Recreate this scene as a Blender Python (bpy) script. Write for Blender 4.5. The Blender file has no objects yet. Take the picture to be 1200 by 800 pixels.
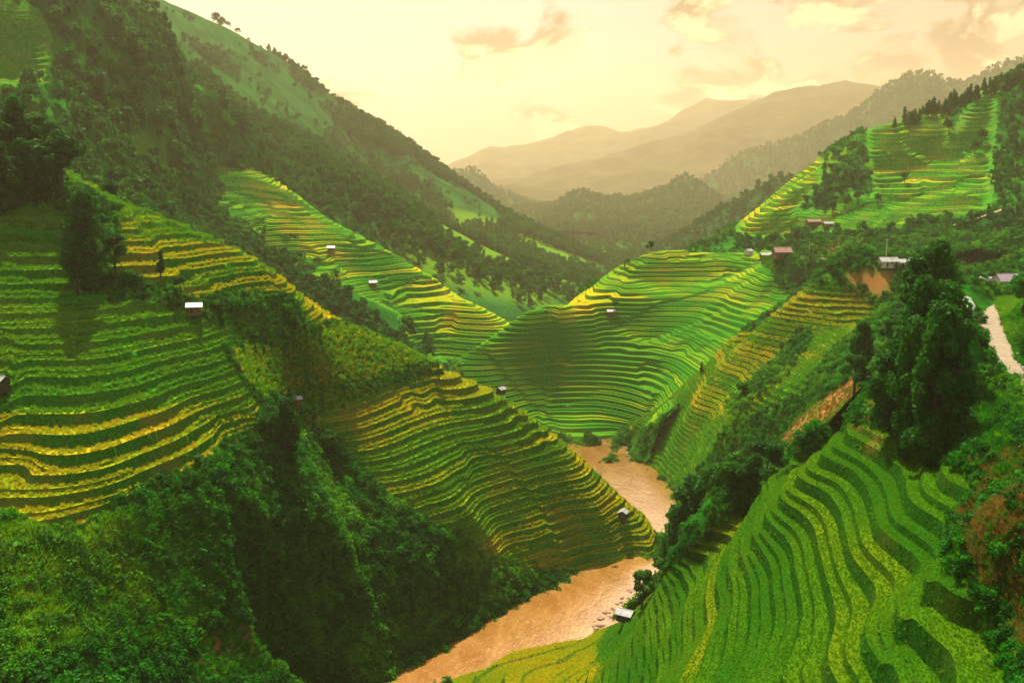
import bpy, math, random
import numpy as np
random.seed(7); RNG = np.random.default_rng(7)
SC = bpy.context.scene
COL = SC.collection
rad = math.radians

# ------------------------------------------------------------------ camera
CAMH, FP, HOR = 150.0, 1178.0, 200.0          # height over the river, focal in photo pixels, eye level row
TH = math.atan(HOR / FP); CT, ST = math.cos(TH), math.sin(TH)
cam = bpy.data.objects.new('camera', bpy.data.cameras.new('camera'))
COL.objects.link(cam); SC.camera = cam
cam.location = (0, 0, CAMH); cam.rotation_euler = (rad(90) - TH, 0, 0)
cam.data.sensor_width = 36; cam.data.lens = 36 * FP / 1200
cam.data.clip_start = 0.5; cam.data.clip_end = 40000

# ------------------------------------------------------------------ light, sky, exposure
SUN_AZ, SUN_EL = rad(-12), rad(59)            # azimuth from +Y (view direction), clockwise
sdir = np.array([math.sin(SUN_AZ) * math.cos(SUN_EL), math.cos(SUN_AZ) * math.cos(SUN_EL), math.sin(SUN_EL)])
sun = bpy.data.objects.new('sun', bpy.data.lights.new('sun', 'SUN')); COL.objects.link(sun)
sun.data.energy = 5.0; sun.data.angle = rad(0.6); sun.data.color = (1.0, 0.88, 0.64)
sun.rotation_euler = (rad(90) - SUN_EL, 0, math.pi - SUN_AZ)
SC.view_settings.view_transform = 'Standard'; SC.view_settings.look = 'None'
SC.view_settings.exposure = 1.3; SC.view_settings.gamma = 1
cy = SC.cycles
cy.max_bounces = 4; cy.diffuse_bounces = 2; cy.glossy_bounces = 2; cy.transmission_bounces = 2
cy.volume_bounces = 1; cy.transparent_max_bounces = 4; cy.use_denoising = True
cy.sample_clamp_indirect = 6

class NT:
    """small helper to write node trees"""
    def __init__(s, tree): s.t = tree; tree.nodes.clear()
    def n(s, typ, ins=None, **kw):
        nd = s.t.nodes.new(typ)
        for k, v in kw.items(): setattr(nd, k, v)
        for k, v in (ins or {}).items():
            if isinstance(v, bpy.types.NodeSocket): s.t.links.new(v, nd.inputs[k])
            else: nd.inputs[k].default_value = v
        return nd
    def link(s, a, b): s.t.links.new(a, b)
    def math(s, op, a, b=0.0, c=None, clamp=False):
        i = {0: a, 1: b}
        if c is not None: i[2] = c
        return s.n('ShaderNodeMath', i, operation=op, use_clamp=clamp).outputs[0]
    def mix(s, f, a, b, blend='MIX'):
        nd = s.t.nodes.new('ShaderNodeMix'); nd.data_type = 'RGBA'; nd.blend_type = blend
        for k, v in ((0, f), (6, a), (7, b)):
            if isinstance(v, bpy.types.NodeSocket): s.t.links.new(v, nd.inputs[k])
            else: nd.inputs[k].default_value = v if not isinstance(v, tuple) or len(v) == 4 else (*v, 1)
        return nd.outputs[2]
    def ramp(s, f, pts):
        nd = s.t.nodes.new('ShaderNodeValToRGB'); s.t.links.new(f, nd.inputs[0])
        el = nd.color_ramp.elements
        while len(el) < len(pts): el.new(0.5)
        for e, (p, c) in zip(el, pts): e.position = p; e.color = (*c, 1) if len(c) == 3 else c
        return nd.outputs[0]
    def smooth(s, v, a, b):
        return s.n('ShaderNodeMapRange', {0: v, 1: a, 2: b, 3: 0.0, 4: 1.0}, interpolation_type='SMOOTHSTEP').outputs[0]

W = bpy.data.worlds.new('World'); SC.world = W; W.use_nodes = True
T = NT(W.node_tree)
tc = T.n('ShaderNodeTexCoord'); nrm = T.n('ShaderNodeVectorMath', {0: tc.outputs['Generated']}, operation='NORMALIZE').outputs[0]
sp = T.n('ShaderNodeSeparateXYZ', {0: nrm}); ez = sp.outputs[2]
ezc = T.math('MAXIMUM', ez, 0.0)
gdir = (math.sin(rad(-30)) * math.cos(rad(38)), math.cos(rad(-30)) * math.cos(rad(38)), math.sin(rad(38)))    # centre of the hazy glow painted into the sky, set apart from the sun lamp
dots = T.n('ShaderNodeVectorMath', {0: nrm, 1: gdir}, operation='DOT_PRODUCT').outputs['Value']
near_glow = T.smooth(dots, 0.55, 0.99)
base = T.ramp(ezc, [(0.0, (.95, .50, .16)), (0.05, (1.0, .68, .38)), (0.12, (1.12, .93, .78)), (0.22, (.95, .84, .70)), (0.5, (1.05, 1.15, 1.2)), (1.0, (.80, 1.08, 1.3))])
away = T.ramp(ezc, [(0.0, (.90, .48, .15)), (0.07, (.70, .44, .19)), (0.2, (.62, .50, .33)), (0.5, (.85, .95, 1.0)), (1.0, (.78, 1.05, 1.28))])
glow = T.mix(T.smooth(dots, 0.36, 0.74), away, base)
glow = T.mix(T.math('MULTIPLY', T.smooth(dots, 0.62, .90), 0.85), glow, (1.55, 1.40, 1.20))
# cumulus bank: noise in direction space, flattened towards the horizon
mp = T.n('ShaderNodeMapping', {'Vector': nrm, 'Scale': (1, 1, 1.7), 'Location': (0.31, 0.0, 0.07)}).outputs[0]
nz = T.n('ShaderNodeTexNoise', {'Vector': mp, 'Scale': 8.5, 'Detail': 9.0, 'Roughness': .58, 'Distortion': .35}).outputs[0]
mp2 = T.n('ShaderNodeMapping', {'Vector': nrm, 'Scale': (1, 1, 1.7), 'Location': (0.325, 0.0, 0.035)}).outputs[0]
nz2 = T.n('ShaderNodeTexNoise', {'Vector': mp2, 'Scale': 8.5, 'Detail': 9.0, 'Roughness': .58, 'Distortion': .35}).outputs[0]
big = T.n('ShaderNodeTexNoise', {'Vector': nrm, 'Scale': 2.2, 'Detail': 2.0}).outputs[0]
cover = T.math('ADD', nz, T.math('MULTIPLY', T.math('SUBTRACT', big, .5), .35))
cover = T.math('SUBTRACT', cover, T.math('MULTIPLY', T.smooth(dots, 0.75, 0.84), .20))
cover = T.math('SUBTRACT', cover, T.math('MULTIPLY', T.smooth(ezc, .14, .34), .10))
dens = T.smooth(cover, .455, .545)
lit = T.smooth(T.math('SUBTRACT', nz, nz2), -.005, .085)
ccol = T.mix(lit, (.16, .05, .01), (2.1, 1.35, .68))
skyc = T.mix(T.math('MULTIPLY', dens, .92), glow, ccol)
nish = T.n('ShaderNodeTexSky', sky_type='NISHITA', sun_disc=False, sun_elevation=SUN_EL, sun_rotation=SUN_AZ, dust_density=4.0)
nish2 = T.mix(1.0, nish.outputs[0], (.004, .004, .004), 'MULTIPLY')
tot = T.mix(1.0, T.mix(1.0, skyc, (.88, .88, .88), 'MULTIPLY'), nish2, 'ADD')
bgn = T.n('ShaderNodeBackground', {'Color': tot, 'Strength': 0.27})
T.link(bgn.outputs[0], T.n('ShaderNodeOutputWorld').inputs[0])

# ------------------------------------------------------------------ maths helpers
def P(px, py, Y):
    """point of the valley seen at a photo pixel, Y metres ahead of the viewpoint"""
    u, v = (px - 600) / FP, (py - 400) / FP
    s = Y / (CT - v * ST)
    return (u * s, Y, CAMH - (ST + v * CT) * s)
def Z(px, py, z):
    u, v = (px - 600) / FP, (py - 400) / FP
    s = (CAMH - z) / (ST + v * CT)
    return (u * s, (CT - v * ST) * s, z)
def proj(x, y, z):
    d = y * CT - (z - CAMH) * ST
    up = (z - CAMH) * CT + y * ST
    d = np.where(d < 1, 1, d)
    return 600 + FP * x / d, 400 - FP * up / d
def inpoly(px, py, poly):
    r = np.zeros(px.shape, bool); n = len(poly)
    for i in range(n):
        x0, y0 = poly[i]; x1, y1 = poly[(i + 1) % n]
        if y0 == y1: continue
        c = (y0 > py) != (y1 > py)
        r ^= c & (px < (x1 - x0) * (py - y0) / (y1 - y0) + x0)
    return r
def _h(ix, iy, s):
    v = np.sin(ix * 127.1 + iy * 311.7 + s * 74.7) * 43758.5453
    return v - np.floor(v)
def vnoise(x, y, s=0):
    ix, iy = np.floor(x), np.floor(y); fx, fy = x - ix, y - iy
    fx = fx * fx * (3 - 2 * fx); fy = fy * fy * (3 - 2 * fy)
    return (_h(ix, iy, s) * (1 - fx) + _h(ix + 1, iy, s) * fx) * (1 - fy) + (_h(ix, iy + 1, s) * (1 - fx) + _h(ix + 1, iy + 1, s) * fx) * fy
def fbm(x, y, sc, octv=4, s=0, g=.5):
    r = 0; a = 1; t = 0
    for i in range(octv):
        k = 2 ** i / sc
        r = r + a * (vnoise(x * k + 13.7 * i, y * k - 9.1 * i, s + i) * 2 - 1); t += a; a *= g
    return r / t
def smst(v, a, b):
    t = np.clip((v - a) / (b - a), 0, 1); return t * t * (3 - 2 * t)
def blur(a, n):
    for _ in range(n):
        a = np.pad(a, 1, mode='edge')
        a = (a[1:-1, 1:-1] * 2 + a[:-2, 1:-1] + a[2:, 1:-1] + a[1:-1, :-2] + a[1:-1, 2:]) / 6
    return a
def dense(pl, step):
    out = [pl[0]]
    for a, b in zip(pl[:-1], pl[1:]):
        n = max(1, int(math.dist(a, b) / step))
        out += [tuple(a[k] + (b[k] - a[k]) * i / n for k in range(3)) for i in range(1, n + 1)]
    return out
def behind(pl, d, drop):
    """points beyond a ridge line (away from the viewpoint), d metres out and drop metres lower"""
    out = []; n = len(pl)
    for i in range(n):
        a, b = pl[max(0, i - 1)], pl[min(n - 1, i + 1)]
        tx, ty = b[0] - a[0], b[1] - a[1]; l = math.hypot(tx, ty) or 1
        nx, ny = -ty / l, tx / l
        if nx * pl[i][0] + ny * pl[i][1] < 0: nx, ny = -nx, -ny
        out.append((pl[i][0] + nx * d, pl[i][1] + ny * d, pl[i][2] - drop))
    return out

# ------------------------------------------------------------------ materials
def newmat(name):
    m = bpy.data.materials.new(name); m.use_nodes = True
    return m, NT(m.node_tree)
def finish(T, shader): T.link(shader, T.n('ShaderNodeOutputMaterial').inputs[0])
def geo_pos(T): return T.n('ShaderNodeNewGeometry').outputs['Position']
def simple(name, col, rough=.8, var=.25, scale=1.5, metal=0.0, bump=.0, spec=.3):
    m, T = newmat(name); p = geo_pos(T)
    nz = T.n('ShaderNodeTexNoise', {'Vector': p, 'Scale': scale, 'Detail': 5.0}).outputs[0]
    c = T.mix(T.smooth(nz, .3, .7), tuple(x * (1 - var) for x in col), tuple(min(1, x * (1 + var)) for x in col))
    i = {'Base Color': c, 'Roughness': rough, 'Metallic': metal, 'Specular IOR Level': spec}
    if bump: i['Normal'] = T.n('ShaderNodeBump', {'Height': nz, 'Strength': bump, 'Distance': .1}).outputs[0]
    finish(T, T.n('ShaderNodeBsdfPrincipled', i).outputs[0]); return m

def crop_material(name, fine=1.0, cm=1.0, bm=1.0):
    """terraced paddies: attribute ripe (0 green .. 1 gold), tread (1 crop, 0 earth bank), soil"""
    m, T = newmat(name); p = geo_pos(T)
    at = lambda a: T.n('ShaderNodeAttribute', attribute_name=a).outputs['Fac']
    ripe, tread, soil = at('ripe'), at('tread'), at('soil')
    n1 = T.n('ShaderNodeTexNoise', {'Vector': p, 'Scale': .06, 'Detail': 4.0}).outputs[0]
    n2 = T.n('ShaderNodeTexNoise', {'Vector': p, 'Scale': 1.1 * fine, 'Detail': 6.0, 'Roughness': .65}).outputs[0]
    n3 = T.n('ShaderNodeTexNoise', {'Vector': p, 'Scale': 4.5 * fine, 'Detail': 3.0}).outputs[0]
    r = T.math('ADD', ripe, T.math('MULTIPLY', T.math('SUBTRACT', n1, .5), .55))
    r = T.math('ADD', r, T.math('MULTIPLY', T.math('SUBTRACT', n2, .5), .45), clamp=True)
    crop = T.ramp(r, [(0.0, (.028, .18, .008)), (.35, (.10, .26, .006)), (.65, (.28, .33, .005)), (1.0, (.52, .36, .008))])
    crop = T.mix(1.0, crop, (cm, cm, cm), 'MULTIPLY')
    bank = T.mix(T.smooth(n2, .38, .68), (.006, .060, .004), (.020, .115, .006))
    bank = T.mix(T.math('MULTIPLY', T.smooth(n1, .42, .62), T.math('MULTIPLY', ripe, .9), clamp=True), bank, (.085, .075, .012))
    bank = T.mix(T.math('MULTIPLY', T.smooth(n3, .5, .7), .5), bank, (.03, .04, .012))
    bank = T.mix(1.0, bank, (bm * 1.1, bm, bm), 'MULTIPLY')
    c = T.mix(tread, bank, crop)
    c = T.mix(T.math('MULTIPLY', T.smooth(n3, .45, .75), .35), c, (.02, .07, .003))
    c = T.mix(T.math('MULTIPLY', soil, T.smooth(n2, .3, .55)), c, (.27, .115, .035))
    hgt = T.math('ADD', n2, T.math('MULTIPLY', n3, .5))
    b = T.n('ShaderNodeBump', {'Height': hgt, 'Strength': .9, 'Distance': .45 / fine}).outputs[0]
    finish(T, T.n('ShaderNodeBsdfPrincipled', {'Base Color': c, 'Roughness': .75, 'Specular IOR Level': 0.0, 'Normal': b}).outputs[0])
    return m
def slope_material(name, dark, light, scale=.12, bump=1.0, earth=(.20, .085, .028)):
    m, T = newmat(name); p = geo_pos(T)
    n1 = T.n('ShaderNodeTexNoise', {'Vector': p, 'Scale': scale, 'Detail': 8.0, 'Roughness': .62}).outputs[0]
    n2 = T.n('ShaderNodeTexNoise', {'Vector': p, 'Scale': scale * 9, 'Detail': 5.0, 'Roughness': .7}).outputs[0]
    soil = T.n('ShaderNodeAttribute', attribute_name='soil').outputs['Fac']
    lush = T.n('ShaderNodeAttribute', attribute_name='lush').outputs['Fac']
    c = T.mix(T.smooth(n1, .38, .66), dark, light)
    c = T.mix(T.math('MULTIPLY', T.smooth(n2, .5, .72), .6), c, tuple(v * .5 for v in dark))
    c = T.mix(T.math('MULTIPLY', lush, .85), c, T.mix(n2, (.05, .17, .008), (.13, .24, .01)))
    c = T.mix(T.math('MULTIPLY', soil, T.smooth(n2, .25, .5)), c, T.mix(n1, earth, tuple(v * 1.5 for v in earth)))
    h = T.math('ADD', T.math('MULTIPLY', n1, 2.0), n2)
    b = T.n('ShaderNodeBump', {'Height': h, 'Strength': bump, 'Distance': .35 / scale * .12}).outputs[0]
    finish(T, T.n('ShaderNodeBsdfPrincipled', {'Base Color': c, 'Roughness': .85, 'Specular IOR Level': 0.0, 'Normal': b}).outputs[0])
    return m
def leaf_material(name, c1, c2, trans=.35, hue=(.30, .30, .01)):
    m, T = newmat(name); p = geo_pos(T)
    rnd = T.n('ShaderNodeObjectInfo').outputs['Random']
    n1 = T.n('ShaderNodeTexNoise', {'Vector': p, 'Scale': .35, 'Detail': 3.0}).outputs[0]
    n0 = T.n('ShaderNodeTexNoise', {'Vector': p, 'Scale': .035, 'Detail': 2.0}).outputs[0]
    f = T.math('ADD', T.math('MULTIPLY', rnd, .45), T.math('MULTIPLY', T.smooth(n1, .3, .7), .55))
    c = T.mix(f, c1, c2)
    c = T.mix(T.math('MULTIPLY', T.smooth(n0, .48, .66), .7), c, hue)
    d = T.n('ShaderNodeBsdfPrincipled', {'Base Color': c, 'Roughness': .65, 'Specular IOR Level': .06}).outputs[0]
    tr = T.n('ShaderNodeBsdfTranslucent', {'Color': T.mix(1.0, c, (1.35, 1.5, .7), 'MULTIPLY')}).outputs[0]
    mx = T.n('ShaderNodeMixShader', {0: trans, 1: d, 2: tr}).outputs[0]
    finish(T, mx); return m

M = {}
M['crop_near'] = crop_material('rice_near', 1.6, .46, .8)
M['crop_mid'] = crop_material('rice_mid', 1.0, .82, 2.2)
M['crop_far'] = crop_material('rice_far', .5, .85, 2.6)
M['slope_near'] = slope_material('slope_near', (.005, .055, .005), (.018, .120, .008), .22)
M['slope_mid'] = slope_material('slope_mid', (.006, .065, .008), (.022, .140, .010), .08)
M['slope_far'] = slope_material('slope_far', (.008, .060, .012), (.020, .115, .018), .022)
M['slope_wood'] = slope_material('slope_wood', (.008, .045, .012), (.016, .080, .018), .022)
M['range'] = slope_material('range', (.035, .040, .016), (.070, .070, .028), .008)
M['leaf_dark'] = leaf_material('leaf_dark', (.004, .045, .005), (.014, .105, .008), .28, (.035, .15, .008))
M['leaf_bush'] = leaf_material('leaf_bush', (.006, .085, .005), (.028, .20, .008), .35, (.10, .28, .010))
M['leaf_forest'] = leaf_material('leaf_forest', (.006, .062, .010), (.020, .125, .014), .3, (.035, .15, .012))
M['leaf_bright'] = leaf_material('leaf_bright', (.03, .15, .004), (.10, .26, .006), .45, (.22, .28, .008))
M['rice_green'] = leaf_material('rice_leaf', (.06, .19, .006), (.09, .22, .006), .45, (.13, .23, .008))
M['rice_gold'] = leaf_material('rice_ripe', (.22, .27, .006), (.42, .33, .010), .45, (.45, .30, .012))
M['dry'] = leaf_material('dry_grass', (.14, .09, .025), (.26, .13, .04), .3, (.05, .12, .008))
M['bark'] = simple('bark', (.035, .026, .018), .9, .35, 3, bump=.5)
M['wood'] = simple('weathered_wood', (.16, .085, .045), .85, .3, 3, bump=.4)
M['darkwood'] = simple('dark_timber', (.05, .04, .033), .85, .3, 3)
M['plaster'] = simple('plaster', (.55, .52, .46), .85, .12, 1)
M['roof_pale'] = simple('roof_pale_sheet', (.25, .26, .27), .45, .15, .8, spec=.5)
M['roof_grey'] = simple('roof_grey_sheet', (.30, .31, .33), .6, .2, .8)
M['roof_brown'] = simple('roof_brown_tile', (.22, .12, .10), .85, .2, .8)
M['roof_purple'] = simple('roof_mauve_tile', (.25, .19, .24), .8, .2, .8)
M['road'] = simple('road_concrete', (.20, .16, .11), .9, .14, .6, bump=.3)
M['pole'] = simple('pole_concrete', (.50, .48, .44), .8, .1, 1)
M['white'] = simple('white_paint', (.78, .78, .75), .6, .05, 1)
M['rock'] = simple('river_rock', (.20, .15, .11), .85, .35, .9, bump=.7)
M['glass'] = simple('dark_window', (.02, .025, .03), .2, .1, 1)

def water_material():
    m, T = newmat('muddy_water'); p = geo_pos(T)
    st = T.n('ShaderNodeMapping', {'Vector': p, 'Scale': (1.0, .42, 1), 'Rotation': (0, 0, -.9)}).outputs[0]
    n1 = T.n('ShaderNodeTexNoise', {'Vector': st, 'Scale': .11, 'Detail': 6.0, 'Roughness': .6, 'Distortion': .6}).outputs[0]
    n2 = T.n('ShaderNodeTexNoise', {'Vector': st, 'Scale': .75, 'Detail': 6.0, 'Roughness': .62, 'Distortion': .4}).outputs[0]
    c = T.mix(T.smooth(n1, .35, .65), (.34, .135, .025), (.46, .22, .06))
    c = T.mix(T.math('MULTIPLY', T.smooth(n2, .56, .72), .5), c, (.58, .38, .18))
    b = T.n('ShaderNodeBump', {'Height': T.math('ADD', n2, n1), 'Strength': .55, 'Distance': .4}).outputs[0]
    pr = T.n('ShaderNodeBsdfPrincipled', {'Base Color': c, 'Roughness': .13, 'Specular IOR Level': 1.0, 'Normal': b}).outputs[0]
    gl = T.n('ShaderNodeBsdfGlossy', {'Color': (.95, .92, .86, 1), 'Roughness': .10, 'Normal': b}).outputs[0]
    lw = T.n('ShaderNodeLayerWeight', {'Blend': .42, 'Normal': b}).outputs['Facing']
    finish(T, T.n('ShaderNodeMixShader', {0: T.math('MULTIPLY', T.math('POWER', lw, 1.2), .95, clamp=True), 1: pr, 2: gl}).outputs[0])
    return m
M['water'] = water_material()

# ------------------------------------------------------------------ object helpers
def tag(o, label=None, cat=None, group=None, kind=None):
    if label: o['label'] = label
    if cat: o['category'] = cat
    if group: o['group'] = group
    if kind: o['kind'] = kind
    return o
def link(o, parent=None):
    COL.objects.link(o)
    if parent: o.parent = parent
    return o
def mesh_np(name, V, F, mats, smooth=False, midx=None, attrs=None):
    """V (n,3), F (m,k) with k constant"""
    V = np.asarray(V, np.float32); F = np.asarray(F, np.int32)
    me = bpy.data.meshes.new(name); k = F.shape[1]
    me.vertices.add(len(V)); me.vertices.foreach_set('co', V.ravel())
    me.loops.add(F.size); me.loops.foreach_set('vertex_index', F.ravel())
    me.polygons.add(len(F)); me.polygons.foreach_set('loop_start', np.arange(0, F.size, k, dtype=np.int32))
    me.polygons.foreach_set('loop_total', np.full(len(F), k, np.int32))
    if midx is not None: me.polygons.foreach_set('material_index', np.asarray(midx, np.int32))
    me.polygons.foreach_set('use_smooth', np.full(len(F), smooth, bool))
    for m in (mats if isinstance(mats, (list, tuple)) else [mats]): me.materials.append(m)
    for a, v in (attrs or {}).items():
        at = me.attributes.new(a, 'FLOAT', 'POINT'); at.data.foreach_set('value', np.asarray(v, np.float32))
    me.update(calc_edges=True)
    return me
class MB:
    """collects quads / triangles for one small mesh"""
    def __init__(s): s.v = []; s.f = []; s.m = []
    def quad(s, pts, m=0):
        n = len(s.v); s.v += [tuple(p) for p in pts]; s.f.append(tuple(range(n, n + len(pts)))); s.m.append(m)
    def box(s, c, d, m=0, rz=0.0):
        cx, cyy, cz = c; a, b, h = d[0] / 2, d[1] / 2, d[2] / 2; n = len(s.v)
        co, si = math.cos(rz), math.sin(rz)
        for z in (-h, h):
            for x, y in ((-a, -b), (a, -b), (a, b), (-a, b)):
                s.v.append((cx + x * co - y * si, cyy + x * si + y * co, cz + z))
        for q in ((0, 3, 2, 1), (4, 5, 6, 7), (0, 1, 5, 4), (1, 2, 6, 5), (2, 3, 7, 6), (3, 0, 4, 7)):
            s.f.append(tuple(n + i for i in q)); s.m.append(m)
    def tube(s, pts, rs, sides=6, m=0):
        n = len(s.v)
        for i, p in enumerate(pts):
            a = np.array(pts[max(0, i - 1)]); b = np.array(pts[min(len(pts) - 1, i + 1)])
            d = b - a; d = d / (np.linalg.norm(d) + 1e-9)
            u = np.cross(d, (0.31, 0.95, 0.02)); u /= np.linalg.norm(u) + 1e-9; w = np.cross(d, u)
            for k in range(sides):
                t = 2 * math.pi * k / sides
                s.v.append(tuple(np.array(p) + rs[i] * (math.cos(t) * u + math.sin(t) * w)))
        for i in range(len(pts) - 1):
            for k in range(sides):
                k2 = (k + 1) % sides
                s.f.append((n + i * sides + k, n + i * sides + k2, n + (i + 1) * sides + k2, n + (i + 1) * sides + k)); s.m.append(m)
        s.f.append(tuple(n + (len(pts) - 1) * sides + k for k in range(sides))); s.m.append(m)
    def mesh(s, name, mats, smooth=False):
        me = bpy.data.meshes.new(name); me.from_pydata(s.v, [], s.f)
        for m in (mats if isinstance(mats, (list, tuple)) else [mats]): me.materials.append(m)
        me.polygons.foreach_set('material_index', s.m)
        me.polygons.foreach_set('use_smooth', [smooth] * len(s.f)); me.update(); return me
    def build(s, name, mats, parent=None, smooth=False):
        return link(bpy.data.objects.new(name, s.mesh(name, mats, smooth)), parent)

# ------------------------------------------------------------------ terrain
class Hill:
    pass
HILLS = {}
FRONT = {'E': ([60, 160, 220, 400], [640, 580, 450, 400]), 'H': ([-400, 100], [780, 780]), 'F': ([-400, -60, -25, 60], [0, 0, 594, 612]), 'C': ([0, 60, 75, 106, 120, 150, 162, 178, 205, 300], [322, 318, 270, 255, 340, 345, 395, 432, 465, 480]), 'D': ([0, 200], [503, 503])}
BACK = {'B': ([0, 60, 95, 110, 130], [340, 332, 332, 420, 700])}   # where a hill's near foot ends
def rbf(ctrl, c):
    Cn = np.array(ctrl, float); n = len(Cn)
    X = Cn[:, :2]; D = np.sqrt(((X[:, None] - X[None]) ** 2).sum(-1) + c * c)
    A = np.zeros((n + 3, n + 3)); A[:n, :n] = D; A[:n, n] = 1; A[:n, n + 1:] = X / 100; A[n:, :n] = A[:n, n:].T
    A[:n, :n] -= np.eye(n) * .6
    w = np.linalg.lstsq(A, np.concatenate([Cn[:, 2], np.zeros(3)]), rcond=None)[0]
    def f(x, y):
        sh = x.shape; x = x.ravel(); y = y.ravel(); z = np.empty(len(x)); md = np.empty(len(x))
        for i in range(0, len(x), 20000):
            dx = x[i:i + 20000, None] - X[None, :, 0]; dy = y[i:i + 20000, None] - X[None, :, 1]
            r2 = dx * dx + dy * dy
            z[i:i + 20000] = np.sqrt(r2 + c * c) @ w[:n] + w[n] + (x[i:i + 20000] * w[n + 1] + y[i:i + 20000] * w[n + 2]) / 100
            md[i:i + 20000] = np.sqrt(r2.min(1))
        return z.reshape(sh), md.reshape(sh)
    return f

def split(Tr, val, vi):
    """Tr (n,3,F): cut triangles at attribute vi == val -> below, above"""
    if len(Tr) == 0: return Tr, Tr
    L = Tr[:, :, vi]; up = L > val; cnt = up.sum(1)
    below = [Tr[cnt == 0]]; above = [Tr[cnt == 3]]
    for c, lone_up in ((1, True), (2, False)):
        S = Tr[cnt == c]
        if len(S) == 0: continue
        U = up[cnt == c]; k = np.argmax(U if lone_up else ~U, axis=1); r = np.arange(len(S))
        a, b, d = S[r, k], S[r, (k + 1) % 3], S[r, (k + 2) % 3]
        tb = ((val - a[:, vi]) / (b[:, vi] - a[:, vi]))[:, None]; td = ((val - a[:, vi]) / (d[:, vi] - a[:, vi]))[:, None]
        ab = a + (b - a) * tb; ad = a + (d - a) * td; ab[:, vi] = val; ad[:, vi] = val
        lone = np.stack([a, ab, ad], 1)
        rest = np.concatenate([np.stack([ab, b, d], 1), np.stack([ab, d, ad], 1)])
        if lone_up: above.append(lone); below.append(rest)
        else: below.append(lone); above.append(rest)
    return np.concatenate(below), np.concatenate(above)

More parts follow.
